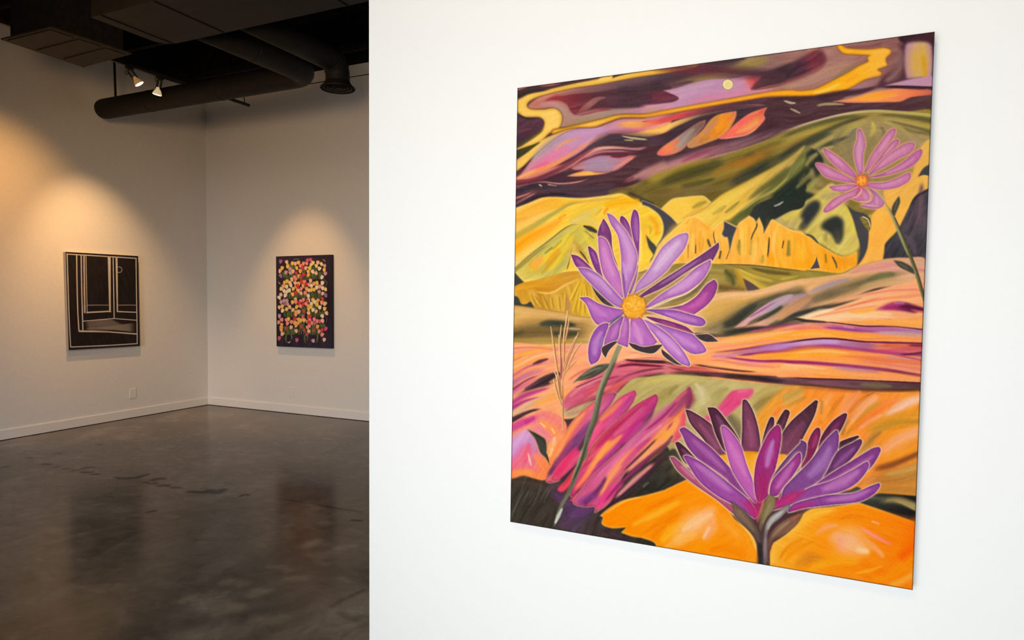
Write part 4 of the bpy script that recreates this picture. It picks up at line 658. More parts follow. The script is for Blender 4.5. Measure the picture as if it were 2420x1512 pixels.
    S('fba41c fba820','250,1290 500,1200 800,1200','20 44 20',1,.7); S('fb9810 fb9010','820,1390 1020,1360 1250,1220','20 30 20',1,.7); S('fbaa40 f8a84c','1000,1440 1150,1400 1280,1330','20 30 30',1,.8); S('f09030','500,1330 800,1380','14 20',1,.5); S('fbb030','700,1320 860,1290 1000,1240','6 14 6',1,.6)
    T('L'); S('fbb848 fbb040','1230,1240 1230,1120 1270,1040','20 24 16',1,.8); S('f8940c f09018','1330,1180 1400,1090 1512,1020','10 22 10',1,.7)

def paint_flowers(A,T):
    P,S,G=A.P,A.S,A.G
    HL='f3cfa8'
    def pk(c): # a touch warmer violet
        o=[]
        for h in c.split():
            r,g,b=[int(h[i:i+2],16) for i in (0,2,4)]
            o.append('%02x%02x%02x'%(min(255,int(r*1.06)),min(255,int(g*1.02)),int(b*.95)))
        return ' '.join(o)
    def F(c,t,hi=None,hw='3 9 4',hc='d0a0dc',rim='5c2f6c',halo=HL,g=None,rs=.6,hl=2.0,ha=.75,ang=60):
        if halo: P(halo,t,.5,halo=(halo,hl*2.6,.42),a=0)
        c=pk(c); hc=pk(hc); P(c,t,.5,g=g,tx=(ang,.04),rim=(rim,4,rs),halo=(halo,hl,1.0) if halo else None)
        if hi: S(hc,hi,hw,1,ha)
    # wheat grass
    T('H')
    for i,(t,w) in enumerate([('405,245 430,420 455,600 500,860 515,1060 512,1225','2 5 5 5 5 3'),('505,230 488,420 500,640 510,850 515,1050','2 7 5 5 3'),('562,95 550,200 530,330 525,520 512,800','3 6 5 5 4'),('577,170 562,270 540,380','2 4 3'),('665,300 610,440 560,560 520,720','2 5 5 3'),('695,390 620,500 540,680','2 4 3'),('440,670 470,760 510,960','3 7 4'),('430,745 465,880 512,1010','3 6 4'),('480,320 490,500 505,700','2 5 4'),('640,340 560,520 520,640','2 3 3'),('650,560 560,650 525,700','2 3 3'),('460,700 480,860 505,960','2 4 3')]):
        S('e8c490 f0b880 e0a878',t,w,.6); S('8a5a40 a8684c','%s'%' '.join('%g,%g'%(float(q.split(',')[0])+9,float(q.split(',')[1])) for q in t.split()),' '.join(str(float(v)*.6) for v in w.split()),.8,.8)
    S('8a3c4c 9a4450','500,760 505,640 500,520','4 8 3',1,.7)
    # stem of the big flower
    S('8c8868 7a7660 6c6956 686552','1062,420 1010,530 960,640 905,760 870,850 845,980 815,1120 765,1250 735,1370 715,1480 K 690,240 640,400 570,560 500,690 440,865','22 24 24 24 26 26 26 25 24 24 22 20 18 18 6',.18,1,.05)
    S('4a4838 46463a 403e34','K 760,40 720,180 680,300 610,450','6 7 7 4',.9,.9)
    S('55543f 4a4a38 4a4a38','1050,500 985,640 895,850 860,1000 830,1130 780,1270 755,1380','6 9 9 9 9 9 8',.9,.85); S('a8a878 9a9a72','1030,460 930,660 850,880 820,1000','4 6 6 4',1,.8); S('a0a07a 9c9a70','K 715,100 660,280 590,450','5 6 4',1,.7); S('d8dcd4 c8c8b8','K 440,860 480,770 520,690','5 14 5',.9,.9)
    P('5c5a4c 4c4c40 5a5a4c','612,785! 680,715 760,655 850,610 965,593! 945,640 900,672 840,700 750,725 680,750',.6,g='620,780 950,600',tx=(-30,.1),halo=('f0b890',1.6,.7)); S('8a8670 7c7864','680,720 790,660 900,625','3 8 3',1,.8); S('35352f','650,760 800,715 930,645','3 6 3',.9,.8)
    # dark leaves behind the flower
    DL='46393e'
    for t in ('H 900,440 1000,385 1045,385! 960,470 925,542! 895,490','H 1138,400! 1200,410 1280,436 1400,420 1468,415! 1385,495 1290,492 1190,455','I 170,455! 215,490 270,530 330,585 392,612! 320,605 230,555 180,505','I 470,325! 560,318 630,322 712,388! 600,390 540,370','D 775,1110! 850,1195 930,1265 1015,1342! 925,1320 845,1240'):
        P(DL,t,.5,halo=(HL,1.8),tx=(-40,.08))
    T('D')
    F('7c4684 74407a','905,505! 948,570 978,655 985,760 1005,860 1040,960 940,780 856,690 862,600','895,540 900,620','6 12 6','93589a',rim='4f2858',g='900,520 930,760')
    F('7c4488 85508f','1075,480 1125,520 1175,635 1222,790 1225,860 1150,720 1090,600 1060,530','1090,510 1160,660','4 10 4','92589c',rim='582c64')
    F('8a4c98 8f549c 8a58a0','1195,420 1230,450 1245,560 1242,750 1232,920 1215,820 1185,690 1162,560 1172,470','1205,470 1215,600 1225,740','6 18 6','a070b0',rim='5c2f6c')
    F('824690 8a5098','760,770 830,818 860,900 885,1010 910,1100 840,1010 790,900','790,810 850,940','4 8 4','9a60a8',rim='55285f')
    F('84488c 8a5094','597,845! 665,860 750,930 830,1015 870,1060 750,1000 650,960','640,890 740,960','5 12 5','9c62a6',rim='55285f')
    F('b878c0 b474bc a868b0','860,680 925,700 972,790 1005,910 1055,1020 1082,1140 1092,1250 1030,1215 955,1115 900,1020 868,880 858,760','890,740 930,880 1010,1080','10 28 10','c890d0',rim='8a4a94')
    F('a878b4 9a6ca4','1232,940 1212,1080 1160,1215 1138,1205 1165,1090 1210,980',None)
    F('b27cc4 b880c8 a878bc','935,455! 990,475 1055,545 1125,635 1185,745 1222,855 1212,985 1155,1140 1112,1262 1090,1180 1076,1030 1070,850 1040,670 975,560','1000,520 1100,680 1160,860 1130,1060','6 26 34 10','caa0da',rim='7c4a90')
    S('6c4a7c','1085,1010 1100,1130 1108,1230','3 6 3',1,.6); S('d8b4e4','1080,900 1110,1000 1120,1100','4 12 5',1,.5)
    F('aa78c0 b080c8 a470b8','663,970! 760,980 865,1040 955,1130 1045,1230 1095,1290 1085,1352 1000,1318 895,1230 780,1115 700,1030','720,1000 860,1090 1000,1240','6 24 8','c49ad8',rim='70448a')
    F('a868bc a464b8 9c5cb0','677,1252! 760,1250 860,1308 1000,1350 1105,1375 1060,1430 960,1490 860,1512 800,1450 745,1320','740,1280 850,1380 960,1430','6 26 10','bc84cc',rim='6c3a80')
    T('E')
    F('b890cc bc90d0 b080c4 a070b8','410,642 428,680 385,800 285,920 200,1020 60,1130 -60,1195 -95,1230! -60,1130 10,1040 70,960 125,860 195,760 320,665','370,690 220,850 80,1030','8 34 12','d8c0e8',rim='84509a')
    F('74447c 8a5098 9a68a8','714,728! 715,785 655,905 640,885 450,985 200,1150 0,1245 -70,1300! -40,1240 150,1105 400,945 600,812','560,870 350,1010 120,1150','4 14 5','a070b4',rim='55305f')
    F('b47cc4 b884c8 a870b8','636,893! 636,950 560,1085 400,1205 210,1270 40,1352 10,1350 150,1232 350,1100 500,970','560,980 400,1110 200,1230','8 30 8','cca4dc',rim='7a4690')
    S('ead4b0 8f7c58 77664a 8a7a54','40,1358 200,1300 380,1245 530,1150 630,1010','3 16 18 16 5',.5,.95); S('f3dcb4','60,1352 250,1272 420,1205 560,1095','2 4 4 2',.8,.9); S('f3d8b0','150,1350 330,1325 480,1250 590,1130','2 4 4 3',.8,.9)
    F('8f4690 a04c9c b058a4','672,1080! 702,1130 672,1235 600,1325 480,1412! 300,1385 150,1360 330,1340 490,1250 595,1130','620,1180 520,1300 400,1350','6 22 8','b868b0',rim='5f2f6c',g='680,1100 350,1370')
    S('4f3060','70,1362 250,1352 380,1320','2 5 2',.9,.7)
    T('I')
    S('c89080 d8a088 e8b898','20,130 150,170 300,215 470,310','6 14 12 4',.8,.9)
    F('843c78 7f3a74 8a4a80','30,150 200,180 400,245 485,312! 380,305 200,235 80,185','150,190 320,240','3 8 3','9c5090',rim='5a2a58')
    F('a86cc0 b078c4','100,215 300,268 470,320! 560,408 596,470 560,497 462,502 350,432 240,320','250,290 420,400 530,450','5 24 10','c090d4',rim='6c3f84')
    F('9a60b4 a86cc0 a468bc','25,88 150,82 300,90 450,130 560,165 592,212 545,242 420,222 250,162 100,112','180,110 380,160 530,200','4 20 10','bc88d0',rim='6c3f84')
    F('b47ccb b880d0 b884d0','5,180 100,222 255,335 385,485 446,600 432,622! 350,590 230,480 100,315 -5,215','100,270 250,400 380,540','8 26 8','cc9ce0',rim='6a3c84')
    T('H')
    F('b070c0 b474c4 a868b8','1180,150 1262,165 1345,290 1415,392! 1330,442 1200,420 1128,372 1150,240','1190,210 1230,300 1260,400','8 34 16','c890d0',rim='7a4490')
    F('aa68b8 a464b0','1100,145 1142,170 1147,300 1135,442! 1080,422 1028,388 1060,270','1110,200 1090,330','6 18 8','bc80c4',rim='744088')
    F('a464b4 a868b8','1092,150 1062,260 1032,372 908,432! 930,292 1005,210','1040,230 980,350','5 20 8','b880c4',rim='6c3a80')
    S('5a6a7c 4f5a6c','930,260 1010,180 1090,130','3 8 4',.8,.9)
    F('9458ac a468bc b078c8','925,212 955,225 905,380 882,500 852,572 788,608! 765,560 763,440 800,320 860,240','900,270 830,400 820,540','6 24 12','bc90d4',rim='6c3f88'); S('8a98b8','900,330 870,440','4 6',1,.6)
    P('46393e','895,440 1000,388 1042,386! 960,470 925,542! 893,490',.5,halo=(HL,1.6)); P('46393e','1138,398! 1200,412 1280,438 1400,420 1468,415! 1385,495 1290,492 1190,455',.5,halo=(HL,1.6))
    T('D')
    # centre
    for i in range(40):
        a=i*2.4; r=92+ (i%5)*5
        import math
        A.S('d8841c b8701c','%g,%g %g,%g'%(1190+r*math.cos(a),1335+r*math.sin(a),1190+(r+18)*math.cos(a),1335+(r+18)*math.sin(a)),'6 3',.8,.8)
    A.dot('e89a28','1190,1335',106,3); A.dot('f0a838','1190,1333',92,6); A.dot('f4b84c','1195,1330',60,9)
    r=np.random.RandomState(5)
    for i in range(90):
        a=r.rand()*6.28; q=104*r.rand()**.5; x=1190+q*math.cos(a); y=1335+q*math.sin(a)
        S(['e49428','f8c460','eca030'][i%3],'%g,%g %g,%g'%(x,y,x+8,y+6),'5 4',.8,.6)
    # --- upper right flower
    T('C')
    HQ='dca47c'
    def Q(c,t,hi=None,hw='4 14 4'): F(c,t,hi,hw,'cf9cc0',rim='9a5484',halo=HQ,rs=.6,hl=1.7,ha=.5,ang=70)
    S('b89870 b8a078','860,1480 950,1530 1010,1640','10 16 10',1,.7)
    Q('c088b4 c084b0 b870a0','745,955 772,938 800,990 822,1085 802,1180 800,1300 790,1362 755,1358 722,1240 714,1130 740,1040','770,990 760,1150 765,1290')
    Q('c080aa bf7ca8','1085,935 1112,948 1080,1035 1010,1130 930,1240 830,1345 812,1350 870,1200 965,1060 1040,960','1060,990 940,1170')
    Q('bb7aa4 bb80a8','1115,1035 1142,1050 1110,1120 1000,1210 905,1310 850,1350 960,1200 1060,1070','1100,1070 980,1200','3 8 3')
    Q('c080aa bf78a4','1255,1065 1290,1090 1252,1160 1120,1232 980,1312 855,1375 940,1270 1080,1150 1180,1085','1240,1100 1060,1200 930,1310')
    Q('b870a8 bf7cb0 c080ac','1350,1130 1357,1175 1300,1262 1180,1330 1000,1382 865,1395 1000,1350 1160,1262 1270,1170','1310,1190 1160,1300 980,1370')
    Q('bf7cb0 b870a4','1230,1350 1254,1372 1232,1430 1120,1492 960,1512 830,1482 870,1448 1000,1442 1120,1402','1200,1390 1080,1450 930,1475')
    Q('c07cb0 c880b4','420,1125 472,1140 600,1230 705,1335 735,1405 600,1335 480,1232','470,1165 620,1290')
    Q('c07cb0 bc78ac','352,1265 420,1272 560,1340 700,1420 728,1450 600,1432 450,1392 378,1320','410,1310 560,1390')
    T('F')
    Q('c080b0 bc78a8','482,205 540,195 700,182 745,200 640,246 530,244','540,215 660,210','4 10 4')
    Q('bc78a4 b8709c','775,208 850,250 905,330 840,355 760,345 690,312 720,260','800,260 830,320')
    Q('b880b0 b47ca8','860,220 950,280 1002,352 962,402 880,412 780,385 870,345 900,300','920,300 930,370')
    Q('c07ca8 bf78a4 c080b0','425,440 440,400 520,320 650,260 760,215 740,290 640,332 540,402 460,446','480,400 600,310 700,260')
    S('e8b898 e0a888','770,200 780,250 730,300 690,300','2 4 4 2',.8,.85); S('e8b898 e0b090','820,210 870,290 850,340 740,340','2 4 5 2',.8,.85); S('e0b0a0','760,370 860,380 960,390','2 4 2',.8,.7); S('c04c7c c85080','775,190 760,240 720,270','5 7 3',.9,.8)
    for a,b,c,d in ((700,300,785,150),(860,30,790,150),(900,60,800,150),(900,130,800,150),(660,110,780,150),(680,60,780,150)):
        S('d0608c d85070','%d,%d %d,%d'%((a+c)//2,(b+d)//2,c,d),'3 9',.95,.7)
    A.dot('d8644c','785,146',60,8); A.dot('f0903c','785,146',46,3); A.dot('f8a848','788,140',30,5)
    for i in range(16):
        S(['c86c20','f8b850'][i%2],'%g,%g %g,%g'%(785+38*math.cos(i*1.9),146+36*math.sin(i*1.7),788+34*math.cos(i*1.9),150+34*math.sin(i*1.7)),'5 4',.8,.7)
    S('c8b890 8f8458 77744c 6f6c48 6a6840','900,230 950,280 1010,360 1090,500 1130,600 1170,690 1250,880 1310,1050 1372,1255','4 6 10 13 14 15 15 14 9',.2,1,.05)
    S('4a4834 46442f','1020,360 1095,490 1180,680 1260,870 1325,1050 1378,1240','3 5 5 6 6 5',.9,.85); S('a8a478 9c9868','1000,370 1080,510 1150,680 1240,890','2 5 6 3',1,.8)
    P('4c463a 544c3c','1140,290! 1150,350 1095,492! 1068,440 1085,370',.6,halo=('e8b870',1.6,.6)); S('7a705c','1125,330 1095,430','3 5',1,.6)
    P('4c473c 55503f','1083,898! 1170,912 1268,968 1292,1035! 1205,995 1140,960',.6,halo=('e8b898',1.6,.6)); S('77705c','1130,920 1230,980','3 5',1,.6)
    # --- the low flower
    T('L')
    HB='e8c4a8'
    def B(c,t,hi=None,hw='5 18 6',hc='b890c8',rim='45243f',halo=HB,g=None,rs=.6,ang=60): F(c,t,hi,hw,hc,rim,halo,g,rs,1.7,.75,ang)
    D1=dict(rim='30202a',rs=.85)
    B('6f3f5c 7a4464','I 398,1030! 450,1042 600,1135 722,1255 785,1440 700,1482 560,1300 445,1160','I 500,1130 640,1310 720,1430','6 20 12','8f5478',**D1)
    B('543048 683c5a','I 605,1010! 690,1020 800,1152 900,1300 945,1430 790,1440 700,1300 648,1150','I 680,1070 780,1230','6 16 8','7a4c74',**D1)
    B('74405f 80486c','I 940,942 975,940 1032,1030 1082,1180 1107,1350 1104,1440 943,1440 935,1200','I 985,1100 1020,1280 1030,1410','8 30 24','8f5478',**D1)
    B('55304c 64385c','I 1200,1105 1236,1110 1232,1190 1155,1330 1108,1425 1150,1230','I 1210,1150 1150,1310','4 10 4','74446a',**D1)
    B('52303f 64384f','I 1335,1035 1385,1055 1352,1160 1312,1260 1240,1215','I 1350,1090 1300,1200','4 10 6','6f4060',**D1)
    B('4c3038 5a364c 74445f','J 345,942! 372,950 342,1080 250,1262 150,1450 80,1490 -10,1460 18,1290 110,1150 230,1040','J 260,1120 150,1270 60,1400','8 34 24','7c4868',rim='30202a',rs=.7,g='J 340,960 J 50,1400')
    B('7a2c5a 883868','J 355,1205 392,1212 390,1310 345,1430 270,1562 200,1640 260,1400 300,1280','J 360,1260 320,1400','5 14 6','a04878',rim='4a1c38')
    B('5f2c4c 70305c','J 618,1065 650,1075 622,1160 560,1272 440,1425 360,1510 400,1300 500,1150','J 580,1130 480,1280','6 18 8','7c3c6c',rim='3c1c30')
    B('4a2c3c 583448','J 750,1275 762,1290 660,1370 560,1410 582,1335',None,rim='2f1c28')
    P('ee9c28 f4aa40 fbbc60','690,240 790,188 950,165 1100,175 1250,188 1370,215 1280,400 1050,600 900,480',1,g='1000,170 1040,480',tx=(85,.07)); S('d88818 e09020','740,215 950,180 1100,185 1330,220','6 10 10 6',1,.7)
    B('84468c 8f509c 88489c 843f7c','343,-42 392,-60 500,20 650,140 800,300 905,430 1005,605 900,545 700,405 550,272 425,130 368,10','430,20 600,180 800,370','8 24 8','a468b0',rim='5a2f6c')
    B('4f2c44 643858','300,85! 332,75 400,130 520,250 700,370 800,455 600,360 400,280','350,130 500,270','5 14 5','7a486c',rim='30202a')
    B('a8587c a8587c b06890 a04478','250,220! 292,220 400,320 550,450 700,552 870,710 860,760 700,630 500,490 330,350','340,290 500,440','6 16 6','c07ca4',rim='7a3c60')
    B('9450a0 9c58a8 a460ac b04c94','378,210! 422,205 550,270 700,380 850,500 1005,635 1070,760 1055,800 900,695 700,585 520,435','450,250 650,400 860,570','8 30 10','b47cc0',rim='5f3074')
    B('b464b4 b05cb0 ac5cac b060ac','735,-62 770,-74 848,0 922,110 972,270 1042,470 1068,650 1000,590 900,450 830,320 765,80','790,30 880,210 980,430','8 28 10','c47cc0',rim='7a3c84')
    B('94347c a04890 a456a0 9a3a70','1262,-84 1300,-50 1304,50 1282,190 1232,400 1180,580 1085,640 1048,480 1060,300 1100,170 1180,0','1235,30 1190,190 1160,340','8 26 12','b88ad0',rim='6a2058')
    S('a82c68 a83070','1250,20 1280,-40','14 10',1,.5); S('a82860 a02c64 a83468','1130,400 1130,520 1110,620','14 34 20',1,.8)
    B('6c4478 784c84 84549c 8a4c90','M 205,58 258,80 266,125 240,235 150,375 50,505 L 1260,590 1190,570 1230,400 1350,230 1490,80','M 180,140 80,300 -20,440','8 22 10','946aa0',rim='4f3060')
    B('94408c a84c9c 9c58ac 8a54a8','1475,175 1490,262 1432,372 1290,570 1200,580 1222,440 1370,280','1440,240 1340,390 1240,540','8 24 12','b878c0',rim='5f2c6c')
    B('5f3058 683862','M 300,285 320,270 200,440 60,570 L 1280,600 M 60,500 200,350',None,rim='402040')
    B('7c4c90 8c5298 9a5aa2 9c4c98','M 545,-35 568,10 566,105 522,290 425,425 300,525 100,630 -80,700 L 1250,690 1300,600 M 60,500 300,255 430,75','M 500,80 420,260 250,430','10 40 16','a47cc0',rim='4a2c5c')
    B('64386c 74407a 8a4c8a','M 770,48 792,78 742,172 650,272 520,352 420,425 460,350 560,165 700,82','M 740,110 620,220 500,340','6 22 8','8a5898',rim='452a50')
    B('80428a 8a4c94 9a58a4 944c9c','M 950,122! 968,155 900,285 800,375 600,420 430,480 300,520 480,385 700,250 880,140','M 920,180 760,300 560,400','8 22 8','a46cb0',rim='5a3070')
    B('8a4c98 9c5ca8 a868b0 b0509c','M 835,262 855,300 822,372 730,472 600,542 400,592 150,660 -60,720 150,590 300,505 500,440 700,340','M 790,320 620,440 380,540','8 40 12','b880c0',rim='643678')
    B('8a4898 9454a4 a464ac b04c90','M 950,463! 962,492 900,572 760,642 500,672 250,702 90,740 150,660 450,582 700,562 870,492','M 900,510 700,590 420,630','8 26 10','b078bc',rim='5c3070')
    S('b02060 b02868 a83878','1260,660 1400,600 1512,540','24 40 14',1,.85); S('b83468 c03c70','M -60,690 60,640 180,560','16 20 8',1,.7); S('c02c68 b83878','M 100,720 200,690 350,640','10 14 6',1,.7); S('c03870 b84080','1050,760 980,680 900,610','14 20 8',1,.6); S('b83068','1080,640 1060,760','20 16',1,.6)
    S('a82c68 b83070 b03070','960,600 1040,710 1075,760 1110,690 1190,600','14 30 40 30 12',1,.7); S('a83074 b04084','1180,600 1270,640 1400,640','10 24 8',1,.6)
    # stem and sepals
    S('574442 4c3c3c 4a3a3a','1138,1330 1140,1200 1130,1060 1100,960','52 54 46 30',.15,1,.06)
    P('77604e 6f584c 604c44 54423e','820,632! 900,680 1020,790 1090,900 1110,990 1130,1100 1085,1130! 1070,1020 1000,920 870,795 845,700',.6,g='850,680 1090,1050',tx=(50,.1),rim=('4a3430',3,.5)); S('8f7864 8a7260','880,700 980,820 1060,940','5 14 6',1,.7)
    P('7c5a48 84604c 74564a','1520,735! 1460,850 1350,945 1230,1012 1205,1100 1160,1080 1180,990 1250,880 1380,790',.6,g='1500,750 1180,1020',tx=(-40,.1),rim=('54382c',3,.5)); S('a88f78 9a8068','1400,810 1280,900 1200,990','4 10 5',1,.7); S('c8603c','1480,760 1400,820','4 6',1,.7)
    P('857452 80704e 6a5a48','1190,570! 1248,605 1242,705 1165,805 1112,930 1092,850 1112,700',.6,g='1200,580 1110,900',tx=(-65,.1),rim=('5a4438',3,.5)); S('9a8c68','1200,640 1160,760 1120,860','4 12 5',1,.6)
    P('847c74 a09a94 9c948c 77686a','1375,660! 1392,690 1300,792 1210,870 1170,980 1160,1250 1140,1250 1140,940 1185,800 1290,720',.6,g='1380,670 1150,1000',tx=(-45,.08),rim=('5c4a4c',3,.5)); S('c8c4bc b8b0aa','1330,720 1220,810 1165,920','4 12 6',1,.8)
    S('c07850 b86a58 8f5044','1138,600 1120,690 1085,790 1075,860','4 8 9 4',.8,.9)
    S('9a8888 8f7c7c 6a5858','1160,960 1150,1080 1160,1240','8 14 14',1,.8); S('2c2628 2a2628','1095,1010 1100,1130 1098,1260','12 18 20',1,.85); S('6a4438','1195,1040 1185,1140 1190,1260','6 8 6',1,.8)
def paint_doorway():
    """white line drawing of an empty room on black"""
    A=Painter(0,0,567,756,'262224'); S=A.S; P=A.P
    A.G(0,0,2)
    P('2b2628 242022 2a2426','0,0 1134,0 1134,1512 0,1512',0,g='100,200 1000,1200',tx=(80,.05))
    W='cfcac8'
    def L(t,w=6,c=W): S(c,t,str(w),.35,1,.05)
    L('178,190 560,213 955,238',6); L('182,190 192,500 205,900 222,1228',6); L('952,238 958,600 965,900 970,1190',6); L('222,1228 600,1212 970,1190',6)
    L('288,205 292,500 300,800 314,1050',7); L('338,205 345,600 358,1035',7)
    P('a89a98','360,208! 380,209! 390,850! 368,850!',.6,tx=(88,.3,3)); L('392,210 398,500 405,850',4); L('372,208 376,500 384,850',4)
    P('d6d0c4','640,226! 668,228! 672,845! 654,835!',.5,tx=(88,.1)); L('636,226 645,500 655,832',3)
    L('694,230 700,500 708,908',6)
    P('d6d0c4','722,232! 745,234! 752,830! 738,838!',.5,tx=(88,.1))
    P('d0cac2','398,836! 672,822! 676,838! 400,852!',.5); P('d0cac2','738,826! 960,836! 960,848! 740,840!',.5)
    L('408,762 530,760 650,762',4,'a39c98'); L('755,762 860,760 958,762',4,'a39c98')
    S('a8a29e','750,335 780,338 793,365 782,392 750,396','4',.4)
    L('362,940 530,925 708,910',5); L('708,910 830,920 965,930',5)
    for i in range(15):
        y=948+i*7; S('7c7470 948c86','%d,%d %d,%d %d,%d'%(370,y+4,600,y-22+i,708+i*16 if i<15 else 960,914+i*8),'1.5 2 1.5',.8)
    for i in range(12): S('8c847e','%d,%d %d,%d'%(372+i*4,1030-i*2,962,960+i*9),'1.5 2',.8)
    P('d4ccc2','314,1042! 640,1052! 965,1076! 965,1092! 640,1066! 314,1062!',.5)
    return A

def paint_tulips():
    A=Painter(0,0,678,756,'332b3a'); S=A.S; P=A.P
    R=np.random.RandomState(11)
    k=5.215/11.63/2; k1=5.215/2
    A.G(0,0,1)
    P('3a3044 352c3e 2b2530 38324a','80,80 430,80 430,670 80,670',0,g='100,90 400,660',tx=(85,.05))
    A.tiles={'U':((640-620)*k1,(590-570)*k1),'V':((640-620)*k1,(700-570)*k1)}
    C={'y':'ffd85c','w':'fff6e2','p':'ffd0b8','m':'d0a8c4','s':'ff9c98','r':'e0404a','o':'ffb870','l':'a67cb8','g':'ffe89c','k':'e06898','d':'b05c58'}
    def tile(t): ox,oy=A.tiles[t]; A.G(ox,oy,1/k)
    def leafs(t,l):
        tile(t)
        for q in l.split():
            x,y,w,h=map(float,q.split(','))
            for i in range(9):
                x0=x+w*(i/8-.5); S(['587044','465a36','6a7c50','66684a'][i%4],'%g,%g %g,%g %g,%g'%(x0,y+h/2,x0+R.uniform(-20,20),y,x0+R.uniform(-50,50),y-h/2),'10 22 6',.6,.95)
    leafs('U','500,690,280,180 900,740,300,170 1250,700,340,200 600,1260,300,150 880,1250,200,120 1220,1240,320,200 400,650,100,160 560,450,200,150 900,600,80,160 1200,520,140,120 420,940,120,60')
    leafs('V','520,480,260,160 1280,480,340,180 520,960,260,180 900,950,500,200 1230,960,300,180 840,470,120,140 900,380,100,200 1200,280,120,120 850,800,120,160 1200,820,140,160 420,880,90,100 1420,800,90,90')
    tile('V')
    for q in ('430,1050 410,1160 420,1280','560,1060 580,1130 560,1200','930,1080 930,1190 960,1290','1290,1060 1280,1160 1260,1280','1020,1080 1000,1170 1010,1230'): S('6a7458 5c6650',q,'16 26 6',.5)
    for q in ('690,1200','1050,1230','300,1220','1430,1240'):
        x,y=map(float,q.split(',')); P('45404f','%g,%g! %g,%g! %g,%g! %g,%g!'%(x-60,y-130,x+60,y-130,x+65,y+160,x-55,y+160),4,a=.5)
    tile('U')
    S('8a9080','620,275 700,250 800,270','4 7 3',.6); S('6c7a5c','1450,800 1540,900 1500,1000','4 7 4',.6); S('6c6a70','1140,225 1210,270','4',.6)
    P('a88878','1410,262 1470,270 1505,320 1480,335 1450,295',.5); P('c8a8b8','205,870 235,900 275,940 240,945 215,910',.5)
    tile('V'); P('c8b8b0','450,1260 500,1255 545,1225 530,1275 490,1292',.5); S('7c6a8a','1500,540 1540,640 1510,730','3 5 3',.6); S('6a705c','1380,800 1430,770 1500,800 1440,850','3 5 3',.6)
    def tul(t,lst):
        tile(t)
        for q in lst.split():
            c=q[0]; x,y=map(float,q[1:].split(','))
            a=R.uniform(-.5,.5); sx=R.uniform(41,49); sy=R.uniform(58,68)
            pts=[(-.35,1),(-1,.2),(-.85,-.9),(-.4,-.55),(0,-1.05),(.4,-.55),(.85,-.9),(1,.2),(.35,1)]
            ca,sa=np.cos(a),np.sin(a)
            s_=' '.join('%.1f,%.1f'%(x+px*sx*ca-py*sy*sa,y+px*sx*sa+py*sy*ca) for px,py in pts)
            P(C[c],s_,.4,rim=('7a3a34' if c in 'rskd' else 'a87858',2,.22))
            S('fff0d8' if c not in 'rdkl' else 'd88078','%g,%g %g,%g'%(x-10,y-25,x-4,y+25),'6 10',1,.35)
    tul('U','l275,320 y600,370 p680,380 y765,350 p440,340 s900,380 s990,370 k1095,280 k1010,290 g1160,360 p1295,350 g1390,390 m1480,440 y315,500 p255,580 y465,450 m530,520 p610,590 y715,500 s815,440 r880,490 p965,500 o810,580 y1070,500 g1250,440 g1110,410 w1340,515 w1150,600 p1245,640 y1470,550 m1500,650 l270,710 y1030,600 o1035,690 o770,720 m420,620 m540,630 r910,680 w1410,755 y380,900 y450,860 w550,970 g525,900 p580,810 s690,800 s660,750 p670,910 y765,930 r850,880 s930,880 s700,1010 o345,1000 w435,1010 y620,1070 g290,1070 w365,1130 w450,1150 w510,1110 r740,1000 o890,990 r975,940 p1095,850 s1050,960 w1120,980 o1190,930 y1270,910 w1420,910 s1350,1010 w1265,1030 w1425,1050 g1500,1085 s840,1070 o985,1070 p750,1120 g1050,1110 y1125,1100 y1195,1090 s950,1180 p830,1190 y600,1220 w400,1250 p280,1230 w230,1310 r690,1180 m1330,1150 p1430,1200 l1510,1250 r1420,1345 w1030,1265 d830,760 d700,640')
    tul('V','p680,80 s690,150 y600,160 s900,90 s820,130 w1035,105 y1160,95 w1210,150 o1300,110 r1000,140 r780,190 r890,215 s970,205 w1120,200 y1270,220 o1400,170 p1490,200 m440,120 m370,120 m290,150 m460,210 l390,200 p235,300 y320,270 y440,350 w325,390 p520,290 p610,370 y715,290 s815,270 o1040,270 y1040,350 y1100,290 w1160,370 p1250,410 w1345,300 y1480,340 p1530,460 g1040,460 o690,430 p770,420 o690,500 w1415,540 m240,540 d910,400 k885,555 k1040,570 r1080,550 s300,640 s220,710 s430,650 y490,620 s460,740 s570,700 r660,620 o760,630 y830,660 y915,650 o660,720 y690,750 o760,730 o700,800 s1000,690 s1075,660 s1130,730 r1050,720 s1195,630 s1280,680 k1210,730 k1350,690 p1420,670 o300,780 o290,850 o290,920 d420,870 p560,850 p700,950 d840,820 o1010,850 s1060,810 d920,930 p1045,960 d1180,930 d990,1040 o1290,830 s1330,960 s1415,1050 r1415,920 k1515,890 p320,1030 k235,1150 k720,1200 m1165,1220 p1470,1190')
    return A

